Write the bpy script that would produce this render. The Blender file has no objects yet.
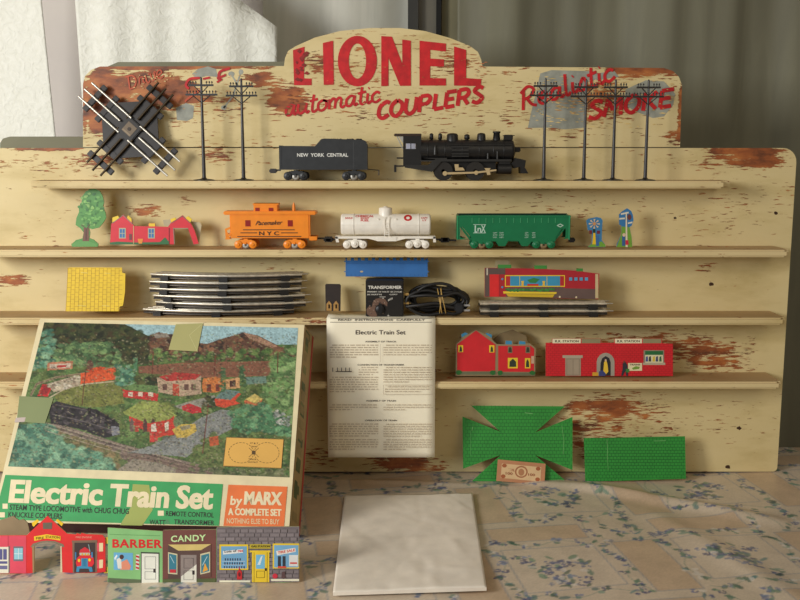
import bpy, bmesh, math, random
import numpy as np
from mathutils import Vector, Matrix
from mathutils.geometry import tessellate_polygon
random.seed(7)
RNG = np.random.RandomState(5)
sc = bpy.context.scene
COL = sc.collection
PI = math.pi

# ------------------------------------------------------------------ camera
D, H, FPX, PITCH = 1.9, 0.653, 950.0, math.radians(8.7)
CAM = Vector((0, -D, H))
FW = Vector((0, math.cos(PITCH), -math.sin(PITCH)))
UP = Vector((0, math.sin(PITCH), math.cos(PITCH)))
RT = Vector((1, 0, 0))
cam = bpy.data.cameras.new('camera')
cam.sensor_width = 36
cam.lens = FPX / 800 * 36
cam.clip_start = 0.01
co = bpy.data.objects.new('camera', cam)
COL.objects.link(co)
co.location = CAM
co.rotation_euler = (PI / 2 - PITCH, 0, 0)
sc.camera = co

def hit(x, y, p, n):
    """where the sight line of photo point x, y meets the plane through p with normal n"""
    d = FW + RT * ((x - 400) / FPX) + UP * ((300 - y) / FPX)
    t = (p - CAM).dot(n) / d.dot(n)
    return CAM + d * t
def depth(P): return (P - CAM).dot(FW)

class Plane:
    def __init__(s, p, n):
        s.p = Vector(p); s.n = Vector(n).normalized()
    def at(s, x, y, off=0.0):
        return hit(x, y, s.p, s.n) + s.n * off
def vplane(Y, lean=0.0, yaw=0.0, X=0.0, z=0.0):
    """upright plane standing at Y, leaning back by lean, turned by yaw (degrees)"""
    a, b = math.radians(lean), math.radians(yaw)
    n = Vector((0, -math.cos(a), math.sin(a)))
    n = Matrix.Rotation(b, 3, 'Z') @ n
    return Plane((X, Y, z), n)
TABLE = Plane((0, 0, 0), (0, 0, 1))

# ------------------------------------------------------------------ colours
def lin(c):
    c = c / 255.0
    return c / 12.92 if c <= 0.04045 else ((c + 0.055) / 1.055) ** 2.4
def C(r, g, b): return (lin(r), lin(g), lin(b), 1.0)
def jit(c, a=0.12):
    k = 1 + random.uniform(-a, a)
    return (c[0] * k, c[1] * k, c[2] * k, 1)

# ------------------------------------------------------------------ materials
def newmat(name):
    m = bpy.data.materials.new(name); m.use_nodes = True
    nt = m.node_tree
    b = nt.nodes['Principled BSDF']
    return m, nt, b
def attr_mat(name, rough=0.6, metal=0.0, var=0.12, vscale=60, bump=0.0, spec=0.5):
    m, nt, b = newmat(name)
    a = nt.nodes.new('ShaderNodeAttribute'); a.attribute_name = 'Col'
    tc = nt.nodes.new('ShaderNodeTexCoord')
    no = nt.nodes.new('ShaderNodeTexNoise'); no.inputs['Scale'].default_value = vscale; no.inputs['Detail'].default_value = 4
    nt.links.new(tc.outputs['Object'], no.inputs['Vector'])
    mr = nt.nodes.new('ShaderNodeMapRange'); mr.inputs['From Min'].default_value = 0.3; mr.inputs['From Max'].default_value = 0.7
    mr.inputs['To Min'].default_value = 1 - var; mr.inputs['To Max'].default_value = 1 + var * 0.5
    nt.links.new(no.outputs['Fac'], mr.inputs['Value'])
    vm = nt.nodes.new('ShaderNodeVectorMath'); vm.operation = 'SCALE'
    nt.links.new(a.outputs['Color'], vm.inputs[0]); nt.links.new(mr.outputs['Result'], vm.inputs['Scale'])
    nt.links.new(vm.outputs['Vector'], b.inputs['Base Color'])
    b.inputs['Roughness'].default_value = rough; b.inputs['Metallic'].default_value = metal
    b.inputs['Specular IOR Level'].default_value = spec
    if bump:
        bp = nt.nodes.new('ShaderNodeBump'); bp.inputs['Strength'].default_value = bump; bp.inputs['Distance'].default_value = 0.001
        nt.links.new(no.outputs['Fac'], bp.inputs['Height']); nt.links.new(bp.outputs['Normal'], b.inputs['Normal'])
    return m
M_CARD = attr_mat('printed_card', 0.55, 0, 0.10, 40)
M_TIN = attr_mat('printed_tin', 0.4, 0, 0.08, 50)
M_PLASTIC = attr_mat('moulded_plastic', 0.35, 0, 0.08, 60)
M_BLACK = attr_mat('black_plastic', 0.42, 0, 0.2, 80)
M_METAL = attr_mat('rail_metal', 0.38, 0.75, 0.25, 120)
M_PAPER = attr_mat('paper', 0.8, 0, 0.06, 14, 0.15)
M_ENV = attr_mat('creased_paper', 0.7, 0, 0.12, 22, 0.9)
M_RUBBER = attr_mat('rubber', 0.5, 0, 0.15, 90)
M_PAINT = attr_mat('sign_paint', 0.55, 0, 0.25, 70)
M_CLOTH = attr_mat('oilcloth', 0.36, 0, 0.10, 25, 0.1, 0.35)

def ramp(nt, fac, stops):
    r = nt.nodes.new('ShaderNodeValToRGB')
    el = r.color_ramp.elements
    while len(el) < len(stops): el.new(0.5)
    for e, (p, c) in zip(el, stops): e.position = p; e.color = c
    nt.links.new(fac, r.inputs['Fac']); return r
def math_node(nt, op, a, b=None):
    n = nt.nodes.new('ShaderNodeMath'); n.operation = op
    for i, v in enumerate((a, b)):
        if v is None: continue
        if isinstance(v, (int, float)): n.inputs[i].default_value = v
        else: nt.links.new(v, n.inputs[i])
    return n.outputs[0]
def board_mat(name, thr, blobs, cream=C(224, 204, 150), fthr=0.66):
    """old cream paint flaking off reddish wood; blobs = places where more of it is gone"""
    m, nt, b = newmat(name)
    tc = nt.nodes.new('ShaderNodeTexCoord').outputs['Object']
    def noise(sx, sz, scale, detail=6, rough=0.6):
        mp = nt.nodes.new('ShaderNodeMapping'); mp.inputs['Scale'].default_value = (sx, 1, sz)
        nt.links.new(tc, mp.inputs['Vector'])
        n = nt.nodes.new('ShaderNodeTexNoise'); n.inputs['Scale'].default_value = scale
        n.inputs['Detail'].default_value = detail; n.inputs['Roughness'].default_value = rough
        nt.links.new(mp.outputs['Vector'], n.inputs['Vector']); return n.outputs['Fac']
    n1 = noise(1, 4.2, 14, 8, 0.65)
    n2 = noise(1, 1.5, 3.2, 3)
    nf = noise(1, 7.5, 34, 6, 0.62)
    bigv = math_node(nt, 'MULTIPLY', math_node(nt, 'SUBTRACT', n2, 0.5), 0.45)
    tot = math_node(nt, 'ADD', n1, bigv)
    fine = math_node(nt, 'ADD', nf, math_node(nt, 'MULTIPLY', bigv, 0.9))
    for (x, z, rx, rz, st) in blobs:
        mp = nt.nodes.new('ShaderNodeMapping'); mp.vector_type = 'POINT'
        mp.inputs['Scale'].default_value = (1 / rx, 0, 1 / rz)
        mp.inputs['Location'].default_value = (-x / rx, 0, -z / rz)
        nt.links.new(tc, mp.inputs['Vector'])
        vl = nt.nodes.new('ShaderNodeVectorMath'); vl.operation = 'LENGTH'
        nt.links.new(mp.outputs['Vector'], vl.inputs[0])
        mr = nt.nodes.new('ShaderNodeMapRange'); mr.inputs['From Min'].default_value = 1.0; mr.inputs['From Max'].default_value = 0.35
        mr.inputs['To Min'].default_value = 0.0; mr.inputs['To Max'].default_value = st
        nt.links.new(vl.outputs['Value'], mr.inputs['Value'])
        tot = math_node(nt, 'ADD', tot, mr.outputs['Result'])
        fine = math_node(nt, 'ADD', fine, math_node(nt, 'MULTIPLY', mr.outputs['Result'], 0.8))
    chip = nt.nodes.new('ShaderNodeMapRange'); chip.inputs['From Min'].default_value = thr; chip.inputs['From Max'].default_value = thr + 0.025
    nt.links.new(tot, chip.inputs['Value'])
    chf = nt.nodes.new('ShaderNodeMapRange'); chf.inputs['From Min'].default_value = fthr; chf.inputs['From Max'].default_value = fthr + 0.03
    nt.links.new(fine, chf.inputs['Value'])
    chipv = math_node(nt, 'MAXIMUM', chip.outputs['Result'], chf.outputs['Result'])
    # thin dark cracks along the grain
    n3 = noise(1, 9, 26, 5, 0.7)
    crack = nt.nodes.new('ShaderNodeMapRange'); crack.inputs['From Min'].default_value = 0.69; crack.inputs['From Max'].default_value = 0.73
    nt.links.new(n3, crack.inputs['Value'])
    n4 = noise(1, 3, 5, 5)
    k = cream
    cr = ramp(nt, n4, [(0.3, (k[0] * .80, k[1] * .77, k[2] * .66, 1)), (0.5, k), (0.72, (k[0] * 1.04, k[1] * 1.05, k[2] * 1.1, 1))])
    n5 = noise(1, 2.5, 18, 5)
    wd = ramp(nt, n5, [(0.35, C(104, 58, 34)), (0.5, C(160, 88, 44)), (0.68, C(196, 122, 62))])
    mx = nt.nodes.new('ShaderNodeMix'); mx.data_type = 'RGBA'
    nt.links.new(chipv, mx.inputs['Factor'])
    nt.links.new(cr.outputs['Color'], mx.inputs[6]); nt.links.new(wd.outputs['Color'], mx.inputs[7])
    mx2 = nt.nodes.new('ShaderNodeMix'); mx2.data_type = 'RGBA'
    nt.links.new(math_node(nt, 'MULTIPLY', crack.outputs['Result'], 0.8), mx2.inputs['Factor'])
    nt.links.new(mx.outputs[2], mx2.inputs[6]); mx2.inputs[7].default_value = C(96, 62, 38)
    nt.links.new(mx2.outputs[2], b.inputs['Base Color'])
    b.inputs['Roughness'].default_value = 0.55
    bp = nt.nodes.new('ShaderNodeBump'); bp.inputs['Strength'].default_value = 0.5; bp.inputs['Distance'].default_value = 0.0012
    inv = math_node(nt, 'SUBTRACT', 1.0, math_node(nt, 'ADD', chipv, math_node(nt, 'MULTIPLY', crack.outputs['Result'], 0.5)))
    nt.links.new(inv, bp.inputs['Height']); nt.links.new(bp.outputs['Normal'], b.inputs['Normal'])
    return m
def cloth_mat(name, c1, c2, scale, bump, dist, rough=0.85, stretch=(1, 1, 1), kind='noise', trans=0.0):
    m, nt, b = newmat(name)
    tc = nt.nodes.new('ShaderNodeTexCoord').outputs['Object']
    mp = nt.nodes.new('ShaderNodeMapping'); mp.inputs['Scale'].default_value = stretch
    nt.links.new(tc, mp.inputs['Vector'])
    n = nt.nodes.new('ShaderNodeTexNoise'); n.inputs['Scale'].default_value = scale; n.inputs['Detail'].default_value = 5
    n.inputs['Distortion'].default_value = 1.0
    nt.links.new(mp.outputs['Vector'], n.inputs['Vector'])
    r = ramp(nt, n.outputs['Fac'], [(0.35, c1), (0.65, c2)])
    nt.links.new(r.outputs['Color'], b.inputs['Base Color'])
    b.inputs['Roughness'].default_value = rough
    bp = nt.nodes.new('ShaderNodeBump'); bp.inputs['Strength'].default_value = bump; bp.inputs['Distance'].default_value = dist
    nt.links.new(n.outputs['Fac'], bp.inputs['Height']); nt.links.new(bp.outputs['Normal'], b.inputs['Normal'])
    return m

# ------------------------------------------------------------------ mesh builder
_bfont = {}
def glyphs(s, bold=0.0, shear=0.0, spacing=1.0):
    """2-D triangles of a string; cap height 1, x from 0"""
    key = (s, bold, shear, spacing)
    if key in _bfont: return _bfont[key]
    cu = bpy.data.curves.new('t', 'FONT'); cu.body = s; cu.size = 1.0; cu.offset = bold; cu.shear = shear
    cu.space_character = spacing; cu.resolution_u = 3
    ob = bpy.data.objects.new('t', cu); COL.objects.link(ob)
    dg = bpy.context.evaluated_depsgraph_get(); dg.update()
    me = ob.evaluated_get(dg).to_mesh()
    vs = [(v.co.x, v.co.y) for v in me.vertices]
    fs = [tuple(p.vertices) for p in me.polygons]
    ob.evaluated_get(dg).to_mesh_clear()
    bpy.data.objects.remove(ob); bpy.data.curves.remove(cu)
    x0 = min(v[0] for v in vs); x1 = max(v[0] for v in vs)
    vs = [((v[0] - x0), v[1] / 0.70) for v in vs]
    _bfont[key] = (vs, fs, x1 - x0)
    return _bfont[key]

class MB:
    def __init__(s, col=(0.5, 0.5, 0.5, 1), plane=None):
        s.v = []; s.f = []; s.c = []; s.sm = []; s.col = col; s.M = Matrix.Identity(4); s.plane = plane; s.off = 0.0003
    def add(s, vs, fs, col=None, smooth=False, raw=False):
        b = len(s.v); col = col or s.col
        for p in vs: s.v.append(tuple(p) if raw else tuple(s.M @ Vector(p)))
        for f in fs: s.f.append(tuple(i + b for i in f)); s.c.append(col); s.sm.append(smooth)
    def box(s, x0, x1, y0, y1, z0, z1, col=None):
        vs = [(x, y, z) for x in (x0, x1) for y in (y0, y1) for z in (z0, z1)]
        s.add(vs, [(0, 1, 3, 2), (4, 6, 7, 5), (0, 4, 5, 1), (2, 3, 7, 6), (0, 2, 6, 4), (1, 5, 7, 3)], col)
    def rbox(s, x0, x1, y0, y1, z0, z1, r, col=None, seg=2):
        bm = bmesh.new(); bmesh.ops.create_cube(bm, size=1)
        for v in bm.verts:
            v.co = Vector(((x0 + x1) / 2 + v.co.x * (x1 - x0), (y0 + y1) / 2 + v.co.y * (y1 - y0), (z0 + z1) / 2 + v.co.z * (z1 - z0)))
        bmesh.ops.bevel(bm, geom=bm.edges[:], offset=r, segments=seg, affect='EDGES')
        bm.verts.index_update()
        s.add([v.co[:] for v in bm.verts], [tuple(v.index for v in f.verts) for f in bm.faces], col)
        bm.free()
    def cyl(s, p0, p1, r0, r1=None, n=12, col=None, caps=True, smooth=True):
        r1 = r0 if r1 is None else r1
        p0 = Vector(p0); p1 = Vector(p1); a = (p1 - p0).normalized()
        u = a.orthogonal().normalized(); w = a.cross(u)
        vs = []
        for p, r in ((p0, r0), (p1, r1)):
            for i in range(n):
                t = 2 * PI * i / n
                vs.append(p + u * (r * math.cos(t)) + w * (r * math.sin(t)))
        s.add(vs, [(i, (i + 1) % n, n + (i + 1) % n, n + i) for i in range(n)], col, smooth)
        if caps:
            s.add(vs, [tuple(range(n))[::-1], tuple(range(n, 2 * n))], col)
    def lathe(s, c, axis, prof, n=16, col=None):
        """prof = [(distance along axis, radius)]"""
        c = Vector(c); a = Vector(axis).normalized(); u = a.orthogonal().normalized(); w = a.cross(u)
        vs = []
        for h, r in prof:
            for i in range(n):
                t = 2 * PI * i / n
                vs.append(c + a * h + u * (r * math.cos(t)) + w * (r * math.sin(t)))
        fs = []
        for k in range(len(prof) - 1):
            fs += [(k * n + i, k * n + (i + 1) % n, (k + 1) * n + (i + 1) % n, (k + 1) * n + i) for i in range(n)]
        s.add(vs, fs, col, True)
        m = len(prof) - 1
        s.add(vs, [tuple(range(n))[::-1], tuple(range(m * n, m * n + n))], col)
    def tube(s, pts, r, n=8, col=None):
        pts = [Vector(p) for p in pts]; vs = []; prev = None
        for i, p in enumerate(pts):
            a = (pts[min(i + 1, len(pts) - 1)] - pts[max(i - 1, 0)]).normalized()
            if prev is None: u = a.orthogonal().normalized()
            else: u = (prev - a * prev.dot(a)).normalized()
            prev = u; w = a.cross(u)
            for k in range(n):
                t = 2 * PI * k / n
                vs.append(p + u * (r * math.cos(t)) + w * (r * math.sin(t)))
        m = len(pts)
        fs = [(j * n + i, j * n + (i + 1) % n, (j + 1) * n + (i + 1) % n, (j + 1) * n + i) for j in range(m - 1) for i in range(n)]
        s.add(vs, fs, col, True)
        s.add(vs, [tuple(range(n))[::-1], tuple(range((m - 1) * n, m * n))], col)
    def prism(s, outline, y0, y1, col=None, side=None):
        """outline in x, z extruded along y"""
        n = len(outline)
        tr = tessellate_polygon([[Vector((x, z, 0)) for x, z in outline]])
        vs = [(x, y0, z) for x, z in outline] + [(x, y1, z) for x, z in outline]
        s.add(vs, [tuple(t) for t in tr], col)
        s.add(vs, [tuple(i + n for i in t) for t in tr], col)
        s.add(vs, [(i, (i + 1) % n, n + (i + 1) % n, n + i) for i in range(n)], side or col)
    # --- things drawn on / cut from the flat plane self.plane, in photo points
    def sheet(s, pts, thick, col=None, side=None):
        """a flat cut-out of thickness thick behind the plane"""
        n = len(pts)
        F = [s.plane.at(x, y) for x, y in pts]; B = [p - s.plane.n * thick for p in F]
        tr = tessellate_polygon([[Vector((x, y, 0)) for x, y in pts]])
        s.add(F + B, [tuple(t) for t in tr], col, raw=True)
        s.add(F + B, [tuple(i + n for i in t) for t in tr], side or col, raw=True)
        s.add(F + B, [(i, (i + 1) % n, n + (i + 1) % n, n + i) for i in range(n)], side or col, raw=True)
    def up(s, k=1): s.off += 0.0002 * k
    def poly(s, pts, col=None):
        s.off += 1.5e-6
        F = [s.plane.at(x, y, s.off) for x, y in pts]
        tr = tessellate_polygon([[Vector((x, y, 0)) for x, y in pts]]) if len(pts) > 3 else [(0, 1, 2)]
        s.add(F, [tuple(t) for t in tr], col, raw=True)
    def rect(s, x0, y0, x1, y1, col=None, sl=0.0): s.poly([(x0, y0), (x1, y0 + sl * (x1 - x0)), (x1, y1 + sl * (x1 - x0)), (x0, y1)], col)
    def oval(s, cx, cy, rx, ry, col=None, n=14, j=0.0, rot=0.0):
        pts = []
        for i in range(n):
            t = 2 * PI * i / n; k = 1 + random.uniform(-j, j)
            a, b = rx * k * math.cos(t), ry * k * math.sin(t)
            pts.append((cx + a * math.cos(rot) - b * math.sin(rot), cy + a * math.sin(rot) + b * math.cos(rot)))
        s.poly(pts, col)
    def ring(s, cx, cy, rx, ry, ix, iy, col=None, n=32):
        F = [s.plane.at(cx + a * math.cos(2 * PI * i / n), cy + b * math.sin(2 * PI * i / n), s.off) for a, b in ((rx, ry), (ix, iy)) for i in range(n)]
        s.add(F, [(i, (i + 1) % n, n + (i + 1) % n, n + i) for i in range(n)], col, raw=True)
    def line(s, pts, w, col=None, taper=False):
        m = len(pts)
        for i in range(m - 1):
            (x0, y0), (x1, y1) = pts[i], pts[i + 1]
            L = math.hypot(x1 - x0, y1 - y0) or 1e-6
            nx, ny = -(y1 - y0) / L * w / 2, (x1 - x0) / L * w / 2
            ex, ey = (x1 - x0) / L * w * .3, (y1 - y0) / L * w * .3
            s.off -= 1.5e-6; s.poly([(x0 - ex + nx, y0 - ey + ny), (x1 + ex + nx, y1 + ey + ny), (x1 + ex - nx, y1 + ey - ny), (x0 - ex - nx, y0 - ey - ny)], col)
    def brush(s, pts, w, col=None, ang=None):
        """smooth stroke"""
        P = []; s.off += 1e-5
        m = len(pts)
        if m == 2: P = pts
        else:
            for i in range(m - 1):
                p0, p1, p2, p3 = pts[max(i - 1, 0)], pts[i], pts[i + 1], pts[min(i + 2, m - 1)]
                for k in range(5):
                    t = k / 5.0
                    P.append(tuple(0.5 * (2 * p1[d] + (p2[d] - p0[d]) * t + (2 * p0[d] - 5 * p1[d] + 4 * p2[d] - p3[d]) * t * t + (3 * p1[d] - p0[d] - 3 * p2[d] + p3[d]) * t ** 3) for d in (0, 1)))
            P.append(pts[-1])
        L = []; R = []
        for i, p in enumerate(P):
            a = P[max(i - 1, 0)]; b = P[min(i + 1, len(P) - 1)]
            l = math.hypot(b[0] - a[0], b[1] - a[1]) or 1e-6
            nx, ny = -(b[1] - a[1]) / l * w / 2, (b[0] - a[0]) / l * w / 2
            L.append(s.plane.at(p[0] + nx, p[1] + ny, s.off)); R.append(s.plane.at(p[0] - nx, p[1] - ny, s.off))
        n = len(P)
        s.add(L + R, [(i, i + 1, n + i + 1, n + i) for i in range(n - 1)], col, raw=True)
    def text(s, t, x, y, w, h, col=None, slope=0.0, bold=0.0, shear=0.0, spacing=1.0, center=False):
        vs, fs, W = glyphs(t, bold, shear, spacing)
        if w is None: w = W * h * .7
        if center: x -= w / 2
        k = w / W
        s.add([s.plane.at(x + a * k, y - b * h + slope * a * k, s.off) for a, b in vs], fs, col, raw=True)
    def heavy(s, t, x, y, w, h, col, slope, bold, shear, d):
        for k, dx in enumerate((-d, -d / 3, d / 3, d)):
            s.off += 1e-5; s.text(t, x + dx, y, w, h, col, slope, bold, shear)
    # bodies with text in local metres on an x-z face at y
    def text3(s, t, x, z, w, h, y, col=None, bold=0.0, shear=0.0, slope=0.0):
        vs, fs, W = glyphs(t, bold, shear, 1.0)
        k = w / W
        s.add([(x + a * k, y, z + b * h + slope * a * k) for a, b in vs], fs, col)

def origin_of(p):
    o = Vector((0, 0, 0))
    while p is not None: o += Vector(p.location); p = p.parent
    return o
def obj(name, mb, mat, parent=None, loc=None):
    me = bpy.data.meshes.new(name)
    o0 = origin_of(parent) if parent is not None else Vector(loc or (0, 0, 0))
    a = np.array(mb.v, dtype=np.float64) - np.array(o0)[None, :]
    me.from_pydata(a.tolist(), [], mb.f)
    ca = me.color_attributes.new('Col', 'FLOAT_COLOR', 'CORNER')
    cols = np.empty((len(me.loops), 4), dtype=np.float32)
    tot = np.empty(len(me.polygons), dtype=np.int32); me.polygons.foreach_get('loop_total', tot)
    cols[:] = np.repeat(np.array(mb.c, dtype=np.float32), tot, axis=0)
    ca.data.foreach_set('color', cols.ravel())
    me.polygons.foreach_set('use_smooth', mb.sm)
    me.materials.append(mat); me.validate(); me.update()
    o = bpy.data.objects.new(name, me); COL.objects.link(o)
    if parent is not None: o.parent = parent
    else: o.location = o0
    return o
def tag(o, label, cat, group=None):
    o['label'] = label; o['category'] = cat
    if group: o['group'] = group
    return o
def thing(name, label, cat, loc, group=None):
    o = bpy.data.objects.new(name, None); COL.objects.link(o); o.location = loc; o.empty_display_size = 0.02
    return tag(o, label, cat, group)
def copy_tree(o, parent=None):
    c = o.copy(); COL.objects.link(c)
    if parent is not None: c.parent = parent
    for ch in [x for x in o.children]: copy_tree(ch, c)
    return c
def frame(px, Y, z):
    """matrix of a local frame whose unit is one photo point at that depth; x right, y away, z up"""
    d = depth(Vector((0, Y, z)))
    u = d / FPX
    return Matrix.Translation(((px - 400) * u, Y, z)) @ Matrix.Scale(u, 4), Vector(((px - 400) * u, Y, z)), u
def Zf(ox, oy, s): return lambda *p: [(ox + x / s, oy + y / s) for x, y in p]

# stroke alphabets for the brushed lettering: x height 1, y up, (advance, strokes)
ST = {
 'a': (1.15, [[(.85, .85), (.5, 1), (.12, .65), (.2, .1), (.6, .1), (.85, .8)], [(.88, 1), (.85, .3), (1.0, .02), (1.2, .2)]]),
 'u': (1.15, [[(.1, 1), (.1, .3), (.4, .02), (.8, .35), (.85, 1)], [(.85, 1), (.85, .3), (1.0, .02), (1.2, .2)]]),
 't': (.75, [[(.35, 1.7), (.3, .3), (.5, .0), (.8, .2)], [(.0, 1.1), (.75, 1.2)]]),
 'o': (1.05, [[(.5, 1), (.12, .75), (.15, .2), (.5, 0), (.85, .3), (.82, .8), (.5, 1), (.95, .85)]]),
 'm': (1.6, [[(.1, 1), (.12, 0)], [(.12, .6), (.4, 1), (.65, .8), (.65, 0)], [(.65, .6), (.95, 1), (1.2, .8), (1.2, .2), (1.4, .0), (1.6, .2)]]),
 'i': (.55, [[(.2, 1), (.2, .3), (.35, 0), (.6, .2)], [(.22, 1.45), (.3, 1.5)]]),
 'c': (.95, [[(.8, .8), (.5, 1), (.12, .7), (.15, .2), (.5, 0), (.9, .25)]]),
 'l': (.55, [[(.2, 1.9), (.2, .3), (.35, 0), (.6, .2)]]),
 'e': (.95, [[(.1, .45), (.7, .6), (.6, 1), (.2, .85), (.12, .3), (.45, 0), (.9, .25)]]),
 's': (.85, [[(.1, .2), (.5, 1.05), (.75, .5), (.5, .02), (.1, .1)], [(.5, .02), (.85, .2)]]),
 'r': (.8, [[(.1, .2), (.3, 1.1), (.4, .9), (.65, .95), (.6, .3), (.8, .2)]]),
 'v': (.9, [[(.05, .9), (.25, 1), (.35, .1), (.7, .3), (.75, 1), (.95, .9)]]),
 'k': (1.0, [[(.15, 1.9), (.15, 0)], [(.75, 1), (.2, .5), (.5, .4), (.8, 0), (1, .2)]]),
 'R': (1.3, [[(.25, 1.7), (.1, 0)], [(0, 1.5), (.6, 1.9), (1.05, 1.5), (.7, 1.0), (.2, .9)], [(.45, .95), (.8, .3), (1.2, .05)]]),
 'P': (1.2, [[(.25, 1.7), (.1, 0)], [(0, 1.5), (.6, 1.9), (1.05, 1.5), (.7, 1.0), (.2, .9)]]),
 'D': (1.3, [[(.3, 1.6), (.15, .1)], [(0, 1.6), (.8, 1.5), (1.1, .8), (.7, .1), (.1, .05)]]),
 'C': (1.0, [[(.9, 1.45), (.6, 1.65), (.15, 1.25), (.1, .4), (.45, .0), (.9, .3)]]),
 'O': (1.15, [[(.5, 1.65), (.1, 1.2), (.1, .45), (.5, 0), (.9, .45), (.9, 1.2), (.5, 1.65)]]),
 'U': (1.1, [[(.1, 1.65), (.1, .5), (.45, 0), (.85, .4), (.88, 1.65)]]),
 'B': (1.1, []),
 'L': (.9, [[(.12, 1.65), (.12, .05)], [(.12, .05), (.85, .08)]]),
 'E': (1.0, [[(.12, 1.6), (.12, .05)], [(.12, .05), (.85, .08)], [(.12, .85), (.75, .85)], [(.12, 1.6), (.9, 1.6)]]),
 'S': (1.0, [[(.85, 1.4), (.5, 1.65), (.15, 1.3), (.5, .88), (.85, .45), (.5, 0), (.05, .25)]]),
 'M': (1.35, [[(.05, 0), (.2, 1.6)], [(.2, 1.6), (.6, .5)], [(.6, .5), (1.05, 1.6)], [(1.05, 1.6), (1.15, 0)]]),
 'K': (1.1, [[(.12, 1.65), (.12, 0)], [(.9, 1.6), (.15, .75)], [(.35, .9), (.95, 0)]]),
 'p': (1.2, [[(.12, 1.65), (.12, 0)], [(.12, 1.6), (.7, 1.6), (.9, 1.2), (.65, .8), (.12, .8)]]),
 'q': (1.2, [[(.12, 1.65), (.12, 0)], [(.12, 1.6), (.7, 1.6), (.9, 1.2), (.65, .8), (.12, .8)], [(.5, .8), (.95, 0)]]),
}
def script(mb, word, x0, y0, x1, y1, xh, w, col, slant=0.25):
    """brushed word with its baseline from x0,y0 to x1,y1"""
    W = sum(ST[c][0] for c in word)
    L = math.hypot(x1 - x0, y1 - y0); ux, uy = (x1 - x0) / L, (y1 - y0) / L
    k = L / W; a = 0
    for ch in word:
        adv, strokes = ST[ch]
        for st in strokes:
            pts = [((a + gx) * k + gy * xh * slant, gy * xh) for gx, gy in st]
            mb.brush([(x0 + ux * p + uy * q, y0 + uy * p - ux * q) for p, q in pts], w, col)
        a += adv

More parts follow.
